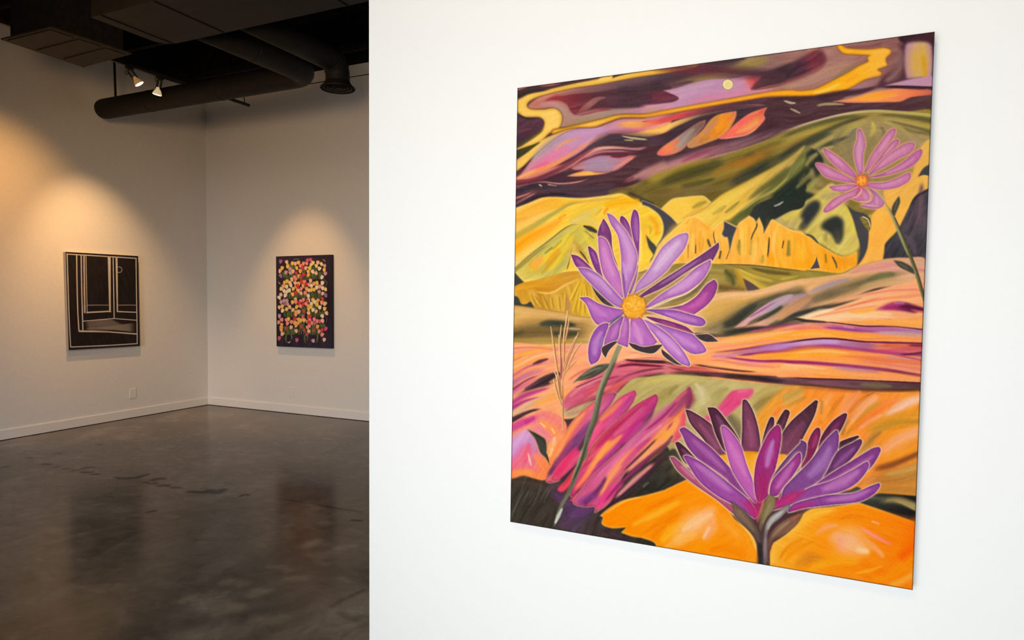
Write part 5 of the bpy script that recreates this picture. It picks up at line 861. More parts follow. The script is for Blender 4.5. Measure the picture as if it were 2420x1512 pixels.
def paint_floor(map_,w,h):
    """stains, scuffs and cracks of the concrete, in centimetres on the floor"""
    WW,HH=w,h
    A=Painter(0,0,w,h,'808080'); S=A.S; P=A.P
    base=A.pts
    def pts(t):
        p=base(t); return np.array([map_(x,y) for x,y in p])
    A.pts=pts
    R=np.random.RandomState(4)
    A.G(0,1000,5.4)
    def M(t,w,c='3a3a3c',a=.9): S(c,t,' '.join(str(float(v)*1.15) for v in w.split()),.6,a,.0)
    A.k=1  # brush widths below are centimetres
    def X(t): # tile 5.4x at (0,1000)
        return ' '.join('%g,%g'%(float(q.split(',')[0])/5.4,1000+float(q.split(',')[1])/5.4) for q in t.split())
    def Y(t):
        return ' '.join('%g,%g'%(440+float(q.split(',')[0])/3.345,1060+float(q.split(',')[1])/3.345) for q in t.split())
    A.G(0,0,1)
    for t,w in (('370,438 410,438','2.2 1.5'),('410,438 485,430','1 .8'),('680,393 755,385','1 2'),('560,520 630,528','2 2'),('715,556 740,556','1.6 1.6'),('825,580 865,578','1.6 1.2'),('910,605 965,600','1.2'),('1045,582 1100,565 1190,560','2 2 1.6'),('1050,620 1110,630 1170,622','1.6 2.2 1.6'),('1190,650 1240,652','2.2 2.2'),('1470,690 1560,705 1640,700','1.5 2.5 2'),('1640,705 1750,690 1870,655','2 3 2'),('1860,750 1920,760 1980,768','2 2.5 2'),('1935,735 2000,712 2080,710','2 3.5 2'),('2055,793 2120,793','2.5 2.5'),('2140,806 2160,808','1 1'),('2220,820 2310,826','2 1.2'),('1880,1135 1960,1120','1 1.6'),('1250,272 1290,274','1.4'),('0,572 100,550','1 1.6')):
        M(X(t),w)
    M(Y('25,340 120,345'),'2.2 1.8'); M(Y('140,345 180,335 250,345 285,325'),'3 4 4 3','3a3a44'); M(Y('430,375 460,362 495,368'),'1 1 1'); M(Y('330,390 380,395'),'2 2','5a5a60',.6)
    M(Y('770,400 950,425 1100,455 1250,480 1400,500'),'.8 1 1.2 1 .8','50504c',.8); M(Y('1310,565 1380,568'),'1 1')
    M(Y('1150,1250 1250,1190 1400,1120'),'.8 .9 .8','3c3430',.8)
    M(Y('1180,1460 1220,1440 1265,1440 1235,1475 1190,1480 1180,1460'),'.5','26282a',.95); M(Y('1320,1350 1350,1330 1370,1345 1330,1365'),'.6','26282a'); M(Y('1370,1330 1430,1290'),'.8 .6','303030'); M(Y('1400,1400 1440,1385'),'1.6','3c4448'); M(Y('1220,1510 1300,1440 1420,1370'),'.5','383430'); M(Y('1300,1390 1320,1400'),'1','a8a8a8')
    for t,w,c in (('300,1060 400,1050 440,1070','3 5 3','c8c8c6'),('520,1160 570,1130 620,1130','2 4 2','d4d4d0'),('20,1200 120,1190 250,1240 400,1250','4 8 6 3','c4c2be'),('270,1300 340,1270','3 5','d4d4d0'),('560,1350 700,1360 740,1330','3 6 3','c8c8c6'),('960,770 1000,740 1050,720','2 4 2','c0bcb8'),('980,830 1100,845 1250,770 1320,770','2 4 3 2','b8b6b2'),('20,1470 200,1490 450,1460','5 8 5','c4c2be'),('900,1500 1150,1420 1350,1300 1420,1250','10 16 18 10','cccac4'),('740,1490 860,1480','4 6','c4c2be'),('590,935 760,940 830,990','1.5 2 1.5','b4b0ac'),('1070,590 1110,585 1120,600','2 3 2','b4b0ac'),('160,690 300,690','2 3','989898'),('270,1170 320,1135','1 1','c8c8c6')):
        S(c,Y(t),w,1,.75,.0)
    for i in range(260):
        x,y=R.uniform(0,WW),R.uniform(0,HH); a=R.uniform(-.6,.6); l=R.uniform(4,18)
        A.pts=base; S(['a4a29e','6c6a68','acaaa6'][i%3],'%g,%g %g,%g'%(x,y,x+l*np.cos(a),y+l*np.sin(a)),'%g'%R.uniform(.5,2.4),1,.6,.0)
    return A

ART_GAIN=0.775
WORLD=0.012
# ------------------------------------------------------------------ scene
import bpy, bmesh, math
from mathutils import Vector, Matrix
COL=bpy.context.scene.collection
W_,H_=2420,1512; FPX=1573.04
PITCH,ROLL,YAW=-0.0353876,0.00694534,-0.4331723
EYE=np.array([0,0,1.52])
def cam_axes():
    f=np.array([math.sin(YAW)*math.cos(PITCH),math.cos(YAW)*math.cos(PITCH),math.sin(PITCH)])
    r=np.array([math.cos(YAW),-math.sin(YAW),0]); u=np.cross(r,f)
    return r*math.cos(ROLL)+u*math.sin(ROLL), -r*math.sin(ROLL)+u*math.cos(ROLL), f
RX,UX,FX=cam_axes()
def onplane(x,y,ax,v):
    d=FX+RX*(x-W_/2)/FPX-UX*(y-H_/2)/FPX
    return EYE+d*((v-EYE[ax])/d[ax])
def lin(c):
    c=np.asarray(c,np.float32); return np.where(c<=.04045,c/12.92,((np.maximum(c,0)+.055)/1.055)**2.4)
def hexlin(h): return tuple(float(v) for v in lin([int(h[i:i+2],16)/255 for i in (0,2,4)]))+(1,)

# ---- materials
def mat(name,col,rough=.6,spec=.5,metal=0,emit=None,es=0):
    m=bpy.data.materials.new(name); m.use_nodes=True
    b=m.node_tree.nodes['Principled BSDF']
    b.inputs['Base Color'].default_value=col if len(col)==4 else tuple(col)+(1,)
    b.inputs['Roughness'].default_value=rough; b.inputs['Specular IOR Level'].default_value=spec; b.inputs['Metallic'].default_value=metal
    if emit: b.inputs['Emission Color'].default_value=emit; b.inputs['Emission Strength'].default_value=es
    return m
def noise_bump(m,scale,strength,dist=.002,detail=4):
    n=m.node_tree.nodes; l=m.node_tree.links; b=n['Principled BSDF']
    tc=n.new('ShaderNodeTexCoord'); t=n.new('ShaderNodeTexNoise'); t.inputs['Scale'].default_value=scale; t.inputs['Detail'].default_value=detail
    bp=n.new('ShaderNodeBump'); bp.inputs['Strength'].default_value=strength; bp.inputs['Distance'].default_value=dist
    l.new(tc.outputs['Object'],t.inputs['Vector']); l.new(t.outputs['Fac'],bp.inputs['Height']); l.new(bp.outputs['Normal'],b.inputs['Normal'])
    return t
def mottle(m,t,c0,c1,lo=.35,hi=.65):
    n=m.node_tree.nodes; l=m.node_tree.links
    r=n.new('ShaderNodeValToRGB'); r.color_ramp.elements[0].position=lo; r.color_ramp.elements[1].position=hi
    r.color_ramp.elements[0].color=c0; r.color_ramp.elements[1].color=c1
    l.new(t.outputs['Fac'],r.inputs['Fac']); l.new(r.outputs['Color'],n['Principled BSDF'].inputs['Base Color'])
M_wall=mat('white wall paint',(.80,.795,.785,1),.75,.25); t=noise_bump(M_wall,60,.03); mottle(M_wall,t,(.798,.793,.783,1),(.803,.798,.788,1))
M_wallg=mat('gallery wall paint',(.80,.79,.775,1),.7,.25); t=noise_bump(M_wallg,45,.10); mottle(M_wallg,t,(.785,.775,.76,1),(.815,.805,.79,1))
M_trim=mat('white trim paint',(.84,.83,.82,1),.45,.4); noise_bump(M_trim,30,.05)
M_black=mat('black ceiling paint',(.008,.008,.011,1),.9,.2); t=noise_bump(M_black,20,.3); mottle(M_black,t,(.006,.006,.010,1),(.012,.012,.014,1))
M_duct=mat('dark painted sheet metal',(.012,.010,.0095,1),.6,.2); t=noise_bump(M_duct,14,.1,.004); mottle(M_duct,t,(.0105,.009,.0085,1),(.0145,.0125,.0115,1))
M_seam=mat('duct seam',(.004,.0035,.0035,1),.8,.1)
M_grille=mat('brown grille',(.030,.024,.019,1),.65,.2); t=noise_bump(M_grille,25,.1); mottle(M_grille,t,(.026,.021,.0165,1),(.034,.027,.021,1))
M_fix=mat('black fixture metal',(.012,.011,.011,1),.45,.4); noise_bump(M_fix,80,.05)
M_bulb=mat('frosted bulb glass',(.75,.55,.30,1),.35,.5,emit=(1,.55,.18,1),es=.10)
M_bulb2=mat('pale bulb glass',(.85,.75,.6,1),.35,.5,emit=(1,.75,.42,1),es=.38)
M_lens=mat('lit lamp lens',(1,.95,.85,1),.4,.5,emit=(1,.86,.6,1),es=3.5)
M_lens2=mat('dimmer lamp lens',(1,.95,.85,1),.4,.5,emit=(1,.84,.62,1),es=1.6)
M_gap_shade=mat('dark joint and foot shade',(.02,.016,.013,1),.9,.1)  # trim joint, and the painted contact shadow under the baseboards
M_raw=mat('raw canvas edge',(.46,.39,.33,1),.85,.1); noise_bump(M_raw,300,.2,.0005)
M_dedge=mat('painted dark canvas edge',(.035,.022,.022,1),.7,.3); noise_bump(M_dedge,300,.2,.0005)
def canvas_mat(name,rough,spec):
    m=mat(name,(1,1,1,1),rough,spec); n=m.node_tree.nodes; l=m.node_tree.links
    v=n.new('ShaderNodeVertexColor'); v.layer_name='paint'
    l.new(v.outputs['Color'],n['Principled BSDF'].inputs['Base Color'])
    noise_bump(m,420,.15,.0006,2)
    return m
M_art=canvas_mat('oil paint on canvas',.65,.015); M_art2=canvas_mat('ink on canvas',.6,.12)
def floor_mat():
    m=mat('sealed concrete',(.06,.05,.04,1),.22,.22); n=m.node_tree.nodes; l=m.node_tree.links; b=n['Principled BSDF']
    tc=n.new('ShaderNodeTexCoord')
    mp=n.new('ShaderNodeMapping'); mp.inputs['Scale'].default_value=(1,1.0,1); mp.inputs['Rotation'].default_value=(0,0,.5)
    l.new(tc.outputs['Object'],mp.inputs['Vector'])
    a=n.new('ShaderNodeTexNoise'); a.inputs['Scale'].default_value=1.1; a.inputs['Detail'].default_value=7; a.inputs['Roughness'].default_value=.62; a.inputs['Distortion'].default_value=.8
    c=n.new('ShaderNodeTexNoise'); c.inputs['Scale'].default_value=6.5; c.inputs['Detail'].default_value=8; c.inputs['Roughness'].default_value=.7; c.inputs['Distortion'].default_value=.6
    for q in (a,c): l.new(mp.outputs['Vector'],q.inputs['Vector'])
    ra=n.new('ShaderNodeValToRGB'); e=ra.color_ramp.elements
    e[0].position=.3; e[0].color=FLOOR[0]; e[1].position=.72; e[1].color=FLOOR[2]
    k=e.new(.5); k.color=FLOOR[1]
    l.new(a.outputs['Fac'],ra.inputs['Fac'])
    rc=n.new('ShaderNodeValToRGB'); e=rc.color_ramp.elements; e[0].position=.3; e[0].color=(.70,.70,.70,1); e[1].position=.72; e[1].color=(1.5,1.46,1.40,1)
    l.new(c.outputs['Fac'],rc.inputs['Fac'])
    mx=n.new('ShaderNodeMixRGB'); mx.blend_type='MULTIPLY'; mx.inputs[0].default_value=1
    l.new(ra.outputs['Color'],mx.inputs[1]); l.new(rc.outputs['Color'],mx.inputs[2])
    v=n.new('ShaderNodeVertexColor'); v.layer_name='paint'
    m2=n.new('ShaderNodeMixRGB'); m2.blend_type='MULTIPLY'; m2.inputs[0].default_value=1
    l.new(mx.outputs['Color'],m2.inputs[1]); l.new(v.outputs['Color'],m2.inputs[2]); l.new(m2.outputs['Color'],b.inputs['Base Color'])
    sm=n.new('ShaderNodeMapRange'); sm.inputs['From Max'].default_value=1; sm.inputs['To Max'].default_value=.125
    l.new(v.outputs['Color'],sm.inputs['Value']); l.new(sm.outputs['Result'],b.inputs['Specular IOR Level'])
    rr=n.new('ShaderNodeMapRange'); rr.inputs['To Min'].default_value=.13; rr.inputs['To Max'].default_value=.21
    l.new(c.outputs['Fac'],rr.inputs['Value']); l.new(rr.outputs['Result'],b.inputs['Roughness'])
    bp=n.new('ShaderNodeBump'); bp.inputs['Strength'].default_value=.05; bp.inputs['Distance'].default_value=.003
    l.new(a.outputs['Fac'],bp.inputs['Height']); l.new(bp.outputs['Normal'],b.inputs['Normal'])
    return m
FLOOR=((.066,.052,.041,1),(.116,.095,.078,1),(.210,.182,.156,1))
M_floor=floor_mat()

# ---- object helpers
def tag(o,label,cat,group=None):
    o['label']=label; o['category']=cat
    if group: o['group']=group
    return o
def struct(o): o['kind']='structure'; return o
def empty(name,loc=(0,0,0)):
    o=bpy.data.objects.new(name,None); o.empty_display_size=.05; COL.objects.link(o); o.location=loc; return o
def obj(name,bm,m,parent=None,smooth=False):
    me=bpy.data.meshes.new(name); bm.normal_update(); bm.to_mesh(me); bm.free()
    for q in (m if isinstance(m,(list,tuple)) else [m]): me.materials.append(q)
    if smooth:
        me.polygons.foreach_set('use_smooth',[True]*len(me.polygons))
    o=bpy.data.objects.new(name,me); COL.objects.link(o)
    if parent: 
        o.parent=parent; o.matrix_parent_inverse=Matrix.Translation(-Vector(parent.location)) if parent.type=='EMPTY' else Matrix.Identity(4)
    return o
def box(bm,a,b,bev=0,mi=0):
    r=bmesh.ops.create_cube(bm,size=1); vs=r['verts']
    a=Vector(a); b=Vector(b)
    for v in vs: v.co=Vector([(a[i]+b[i])/2+v.co[i]*(b[i]-a[i]) for i in range(3)])
    fs=set(f for v in vs for f in v.link_faces)
    for f in fs: f.material_index=mi
    if bev: bmesh.ops.bevel(bm,geom=list(set(e for v in vs for e in v.link_edges)),offset=bev,segments=2,affect='EDGES',profile=.5)
def boxobj(name,a,b,m,bev=0,parent=None):
    bm=bmesh.new(); box(bm,a,b,bev); return obj(name,bm,m,parent)
def tube(bm,pts,rad,seg=24,caps=True):
    """round tube along a polyline of points; rad may be a list"""
    P=[Vector(p) for p in pts]; n=len(P)
    rad=rad if isinstance(rad,(list,tuple)) else [rad]*n
    T=[]
    for i in range(n):
        d=(P[min(i+1,n-1)]-P[max(i-1,0)]); T.append(d.normalized())
    up=Vector((0,0,1)) if abs(T[0].z)<.9 else Vector((1,0,0))
    N=(up-T[0]*up.dot(T[0])).normalized(); rings=[]
    for i in range(n):
        N=(N-T[i]*N.dot(T[i])).normalized(); Bn=T[i].cross(N)
        rings.append([bm.verts.new(P[i]+(N*math.cos(a)+Bn*math.sin(a))*rad[i]) for a in [2*math.pi*k/seg for k in range(seg)]])
    for a,b in zip(rings,rings[1:]):
        for k in range(seg): bm.faces.new((a[k],a[(k+1)%seg],b[(k+1)%seg],b[k]))
    if caps:
        bm.faces.new(rings[0][::-1]); bm.faces.new(rings[-1])
def arc(c,a,b,n=8):
    """quarter arc from c+a to c+b"""
    c,a,b=Vector(c),Vector(a),Vector(b)
    return [c+a*math.cos(t)+b*math.sin(t) for t in [math.pi/2*i/n for i in range(n+1)]]
def grid(name,quad,n,m,colour,material,parent=None):
    """a fine quad grid (TL,TR,BR,BL corners) whose vertices carry a colour"""
    q=[np.array(c,float) for c in quad]
    u=np.linspace(0,1,n)[None,:,None]; v=np.linspace(0,1,m)[:,None,None]
    co=((q[0]*(1-u)+q[1]*u)*(1-v)+(q[3]*(1-u)+q[2]*u)*v).reshape(-1,3)
    me=bpy.data.meshes.new(name); me.vertices.add(n*m); me.vertices.foreach_set('co',co.astype(np.float32).ravel())
    i=np.arange(n-1)[None,:]+np.arange(m-1)[:,None]*n
    f=np.stack([i,i+n,i+n+1,i+1],-1).reshape(-1,4).astype(np.int32)
    me.loops.add(f.size); me.loops.foreach_set('vertex_index',f.ravel())
    me.polygons.add(len(f)); me.polygons.foreach_set('loop_start',np.arange(0,f.size,4,dtype=np.int32))
    me.update(calc_edges=True)
    at=me.color_attributes.new('paint','FLOAT_COLOR','POINT')
    c=np.ones((n*m,4),np.float32); c[:,:3]=colour(u[0,:,0],v[:,0,0],co)
    at.data.foreach_set('color',c.ravel())
    me.materials.append(material)
    o=bpy.data.objects.new(name,me); COL.objects.link(o)
    if parent: o.parent=parent; o.matrix_parent_inverse=Matrix.Translation(-Vector(parent.location))
    return o
def homography(src,dst):
    A=[]; b=[]
    for (x,y),(X,Y) in zip(src,dst):
        A+= [[x,y,1,0,0,0,-x*X,-y*X],[0,0,0,x,y,1,-x*Y,-y*Y]]; b+=[X,Y]
    h=np.linalg.solve(np.array(A,float),np.array(b,float)); return np.append(h,1).reshape(3,3)
def sample(img,x,y):
    h,w=img.shape[:2]; x=np.clip(x,0,w-1.001); y=np.clip(y,0,h-1.001)
    i=x.astype(int); j=y.astype(int); fx=(x-i)[...,None]; fy=(y-j)[...,None]
    return (img[j,i]*(1-fx)+img[j,i+1]*fx)*(1-fy)+(img[j+1,i]*(1-fx)+img[j+1,i+1]*fx)*fy
def art_colour(painter,corners,gain):
    Hm=homography([(0,0),(1,0),(1,1),(0,1)],corners); im=np.clip(painter.img,0,1)
    def fn(u,v,co):
        U,V=np.meshgrid(u,v); w=Hm[2,0]*U+Hm[2,1]*V+1
        x=(Hm[0,0]*U+Hm[0,1]*V+Hm[0,2])/w; y=(Hm[1,0]*U+Hm[1,1]*V+Hm[1,2])/w
        return np.clip(lin(sample(im,x,y))*gain,0,.95).reshape(-1,3)
    return fn

# ---- setting
XL,YB,YP,ZT=-7.633,6.537,2.16,4.28
def floor_colour():
    x0,y0=XL,1.4
    def mp(px,py):
        p=onplane(px,py,2,0); return ((p[0]-x0)*100,(YB-p[1])*100)
    A=paint_floor(mp,int((-.9-x0)*100),int((YB-y0)*100))
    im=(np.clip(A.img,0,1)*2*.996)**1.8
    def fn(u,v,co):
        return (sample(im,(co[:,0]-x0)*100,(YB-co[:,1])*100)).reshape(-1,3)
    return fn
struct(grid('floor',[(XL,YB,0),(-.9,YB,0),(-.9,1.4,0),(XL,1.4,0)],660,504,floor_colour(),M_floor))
bm=bmesh.new()
for a,b in (((XL,-4.5),(4,1.4)),((-.9,1.4),(4,YB))):
    bm.faces.new([bm.verts.new((x,y,0)) for x,y in ((a[0],a[1]),(b[0],a[1]),(b[0],b[1]),(a[0],b[1]))])
o=obj('floor_front',bm,M_floor); struct(o)
at=o.data.color_attributes.new('paint','FLOAT_COLOR','POINT'); at.data.foreach_set('color',[1.0]*(4*len(o.data.vertices)))
struct(boxobj('wall_left',(XL-.15,-4.5,0),(XL,YB+.15,ZT),M_wallg))
struct(boxobj('wall_back',(XL,YB,0),(4,YB+.15,ZT),M_wallg))
struct(boxobj('wall_partition',(-1.625,YP,0),(4,YP+.14,ZT),M_wall,.002))
struct(boxobj('light_block_wall',(-2.62,-4.5,0),(-2.5,.75,ZT),M_wall,.002))  # unseen stub wall, added to keep the front daylight out of the gallery
struct(boxobj('wall_upper_left',(XL-.15,-4.5,ZT),(XL-.001,YB+.15,4.95),M_black))
struct(boxobj('wall_upper_back',(XL-.001,YB+.001,ZT),(4,YB+.15,4.95),M_black))
struct(boxobj('ceiling',(XL-.15,-4.5,4.95),(4,YB+.15,5.1),M_black))
for i,(a,b) in enumerate((((XL,-4.5,0),(XL+.014,YB,.105)),((XL+.014,YB-.014,0),(4,YB,.105)))):
    bm=bmesh.new(); box(bm,a,b,.004); box(bm,(a[0]-.0,a[1],0) if i else (a[0],a[1],0),(b[0]+.003,b[1],.006) if not i else (b[0],b[1],.006),0,1)  # dark strip along the foot is a painted floor-contact shadow
    if i: box(bm,(a[0],a[1]-.003,0),(b[0],a[1],.006),0,1)
    struct(obj('baseboard_'+('left','back')[i],bm,[M_trim,M_gap_shade]))
bm=bmesh.new(); box(bm,(XL,YB-.012,4.146),(4,YB,ZT),.002); box(bm,(XL,YB-.005,4.138),(4,YB,4.146),0,1)
struct(obj('trim_1',bm,[M_wallg,M_gap_shade]))
for yy in (3.95,5.25,6.3):
    bm=bmesh.new(); box(bm,(XL,yy-.03,4.34),(4,yy+.03,4.42),.004); box(bm,(XL,yy-.03,4.80),(4,yy+.03,4.86),.004)
    n=22
    for k in range(n):
        x=XL+.2+k*.52; tube(bm,[(x,yy,4.42),(x+.26,yy,4.80)],.012,8); tube(bm,[(x+.26,yy,4.80),(x+.52,yy,4.42)],.012,8)
    struct(obj('ceiling_joist',bm,M_black))

# ---- the large landscape
q=[onplane(x,y,1,2.122) for x,y in ((1222.9,208),(2209,74.8),(2157.1,1394.2),(1205.8,1232.9))]
e=empty('landscape_painting',(-.36,2.122,.72))
tag(e,'large unframed flower landscape canvas hanging on the bright white wall','painting')
pl=paint_landscape()
grid('canvas',q,760,960,art_colour(pl,[(1222.9-PX0,208-PY0),(2209-PX0,74.8-PY0),(2157.1-PX0,1394.2-PY0),(1205.8-PX0,1232.9-PY0)],ART_GAIN),M_art,e)
def edge(name,quad,axis,depth,m,parent):
    """the four sides of a stretched canvas, behind its face"""
    bm=bmesh.new(); f=[bm.verts.new(c) for c in quad]; b=[]
    for c in quad:
        c=list(c); c[axis]+=depth; b.append(bm.verts.new(c))
    for i in range(4): bm.faces.new((f[i],f[(i+1)%4],b[(i+1)%4],b[i]))
    bm.faces.new(b)
    bmesh.ops.recalc_face_normals(bm,faces=bm.faces[:])
    return obj(name,bm,m,parent)
edge('canvas_edge',q,1,.034,M_dedge,e)
# ---- small canvases in the far gallery
q=[onplane(x,y,0,XL+.045) for x,y in ((154.9,594.9),(326.3,604.9),(330.6,817.1),(162.3,827.1))]
e=empty('doorway_drawing',(XL+.045,5.06,.88)); tag(e,'black canvas with white line drawing of an empty room on the left wall','painting')
grid('canvas',q,400,500,art_colour(paint_doorway(),[(82.5,82.5),(487.5,106),(500,607.5),(100,631)],.92),M_art2,e)
edge('canvas_edge',q,0,-.042,M_raw,e)
q=[onplane(x,y,1,YB-.045) for x,y in ((652.2,605.9),(783,601.6),(784,823.5),(653.6,818.3))]
e=empty('tulip_painting',(-5.9,YB-.045,.86)); tag(e,'small dark canvas crowded with rows of tulips on the back wall','painting')
grid('canvas',q,360,460,art_colour(paint_tulips(),[(84,93.5),(425,82.5),(427.5,661),(87.5,647.5)],.95),M_art2,e)
edge('canvas_edge',q,1,.042,M_dedge,e)
# ---- blank outlet plates, painted like the walls
def plate(c,ax,label):
    bm=bmesh.new(); w,h,d=.045,.06,.006
    if ax==0: box(bm,(c[0],c[1]-w,c[2]-h),(c[0]+d,c[1]+w,c[2]+h),.003)
    else: box(bm,(c[0]-w,c[1]-d,c[2]-h),(c[0]+w,c[1],c[2]+h),.003)
    o=obj('outlet_plate',bm,M_wallg); tag(o,label,'outlet')
    for s in (-1,1):
        bm=bmesh.new()
        if ax==0: tube(bm,[(c[0]+d-.001,c[1],c[2]+s*.042),(c[0]+d+.0015,c[1],c[2]+s*.042)],.004,10)
        else: tube(bm,[(c[0],c[1]-d+.001,c[2]+s*.042),(c[0],c[1]-d-.0015,c[2]+s*.042)],.004,10)
        obj('screw',bm,M_trim,o)
plate((XL,5.43,.30),0,'blank white outlet plate low on the left wall, below the black drawing')
plate((-6.135,YB,.275),1,'blank white outlet plate low on the back wall, below the tulip canvas')

# ---- ducts
e=empty('trunk_duct',(-3.2,3.34,3.45)); tag(e,'wide dark rectangular air duct hung under the black ceiling','duct')
bm=bmesh.new()
r=.13; pts=[(.9,3.05),(-4.67,3.05)]+[(p.x,p.y) for p in arc((-4.67+r,3.63-r,0),(-r,0,0),(0,r,0))]+[(.9,3.63)]
lo=[bm.verts.new((x,y,3.45)) for x,y in pts]; hi=[bm.verts.new((x,y,3.93)) for x,y in pts]
bm.faces.new(lo); bm.faces.new(hi[::-1])
for i in range(len(pts)): j=(i+1)%len(pts); bm.faces.new((lo[i],hi[i],hi[j],lo[j]))
bmesh.ops.recalc_face_normals(bm,faces=bm.faces[:]); obj('duct_body',bm,M_duct,e)
for x in (-4.57,-4.03,-2.9):
    bm=bmesh.new(); box(bm,(x-.006,3.055,3.446),(x+.006,3.62,3.4505)); obj('seam',bm,M_seam,e)
for x in (-4.3,-2.4):
    for y in (3.08,3.60):
        bm=bmesh.new(); tube(bm,[(x,y,3.92),(x,y,4.96)],.006,8); obj('hanger',bm,M_fix,e)
# elbow duct running to the left wall
e=empty('elbow_duct',(-4.4,4.95,3.6)); tag(e,'long dark round duct with an elbow ending near the left wall','duct')
bm=bmesh.new(); ra=.11; cc=.17
path=[(-4.4,3.632,3.6),(-4.4,4.2,3.6)]+arc((-4.4-cc,4.95-cc,3.6),(cc,0,0),(0,cc,0))+[(-5.4,4.95,3.6),(-6.4,4.95,3.6),(-7.36,4.95,3.6),(-7.40,4.95,3.6),(-7.425,4.95,3.6)]
tube(bm,path,[ra]*(len(path)-2)+[ra*.93,ra*.72],32); obj('duct_body',bm,M_duct,e,True)
for p,d in (((-4.4,4.25,3.6),(0,1,0)),((-5.55,4.95,3.6),(1,0,0)),((-6.6,4.95,3.6),(1,0,0))):
    d=Vector(d); p=Vector(p); bm=bmesh.new(); tube(bm,[p-d*.008,p+d*.008],ra+.003,32); obj('seam',bm,M_duct,e,True)
bm=bmesh.new(); tube(bm,[(-7.18,4.95,3.705),(-7.22,4.95,4.95)],.013,10); obj('hanger_rod',bm,M_fix,e)
# duct turning down to a round diffuser
e=empty('diffuser_duct',(-3.95,4.8,3.38)); tag(e,'dark round duct bending down to a round diffuser beside the white wall','duct')
bm=bmesh.new(); cb=.13
path=[(-3.95,3.632,3.6),(-3.95,4.3,3.6)]+arc((-3.95,4.80-cb,3.6-cb),(0,0,cb),(0,cb,0))+[(-3.95,4.80,3.44),(-3.95,4.80,3.40)]
tube(bm,path,ra-.004,32); obj('duct_body',bm,M_duct,e,True)
for k in range(2):
    t=math.pi/2*(.3+.4*k); c=Vector((-3.95,4.80-cb+cb*math.sin(t),3.6-cb+cb*math.cos(t))); d=Vector((0,math.cos(t),-math.sin(t)))
    bm=bmesh.new(); tube(bm,[c-d*.005,c+d*.005],ra,32); obj('seam',bm,M_duct,e,True)
bm=bmesh.new(); tube(bm,[(-3.95,4.8,3.43),(-3.95,4.8,3.40),(-3.95,4.8,3.375),(-3.95,4.8,3.365),(-3.95,4.8,3.358)],[.105,.12,.148,.155,.150],32,False)
d=obj('diffuser',bm,M_duct,e,True)
bm=bmesh.new(); tube(bm,[(-3.95,4.45,3.70),(-3.95,4.45,4.96)],.006,8); obj('hanger',bm,M_fix,e)
for k,rr in enumerate((.125,.095,.065,.036)):
    bm=bmesh.new(); z=3.362+.006*(k%2)
    tube(bm,[(-3.95,4.8,z+.012),(-3.95,4.8,z)],[rr-.012,rr],32,False); obj('ring',bm,M_grille,d,True)
bm=bmesh.new(); tube(bm,[(-3.95,4.8,3.40),(-3.95,4.8,3.395)],.11,32); obj('damper',bm,M_black,d)
# square return-air hood
e=empty('return_air_hood',(-5.83,3.61,3.6)); tag(e,'square dark vent hood with brown slotted underside near the left wall','vent')
gx=[onplane(x,y,2,3.6) for x,y in ((2,94),(120,65),(312,128),(197,159))]
c=sum(gx)/4
bm=bmesh.new(); lo=[bm.verts.new((g[0],g[1],3.6)) for g in gx]; hi=[bm.verts.new((g[0],g[1],3.612)) for g in gx]
bm.faces.new(lo); bm.faces.new(hi[::-1])
for i in range(4): bm.faces.new((lo[i],hi[i],hi[(i+1)%4],lo[(i+1)%4]))
bmesh.ops.recalc_face_normals(bm,faces=bm.faces[:]); obj('flange',bm,M_grille,e)
bm=bmesh.new(); nx=[c+(g-c)*.86 for g in gx]
lo=[bm.verts.new((g[0],g[1],3.612)) for g in nx]; hi=[bm.verts.new((g[0],g[1],4.95)) for g in nx]
for i in range(4): bm.faces.new((lo[i],hi[i],hi[(i+1)%4],lo[(i+1)%4]))
bmesh.ops.recalc_face_normals(bm,faces=bm.faces[:]); obj('neck',bm,M_black,e)
gr=None
for k in range(3):
    a=gx[0]+(gx[3]-gx[0])*(k*.33+.035); b=gx[1]+(gx[2]-gx[1])*(k*.33+.035); a2=gx[0]+(gx[3]-gx[0])*(k*.33+.305); b2=gx[1]+(gx[2]-gx[1])*(k*.33+.305)
    ii=lambda p,q,t:p+(q-p)*t
    cs=[ii(a,b,.07),ii(a,b,.93),ii(a2,b2,.93),ii(a2,b2,.07)]
    bm=bmesh.new(); lo=[bm.verts.new((g[0],g[1],3.592)) for g in cs]; hi=[bm.verts.new((g[0],g[1],3.6)) for g in cs]
    bm.faces.new(lo)
    for i in range(4): bm.faces.new((lo[i],hi[i],hi[(i+1)%4],lo[(i+1)%4]))
    bmesh.ops.recalc_face_normals(bm,faces=bm.faces[:]); obj('panel',bm,M_grille,e)
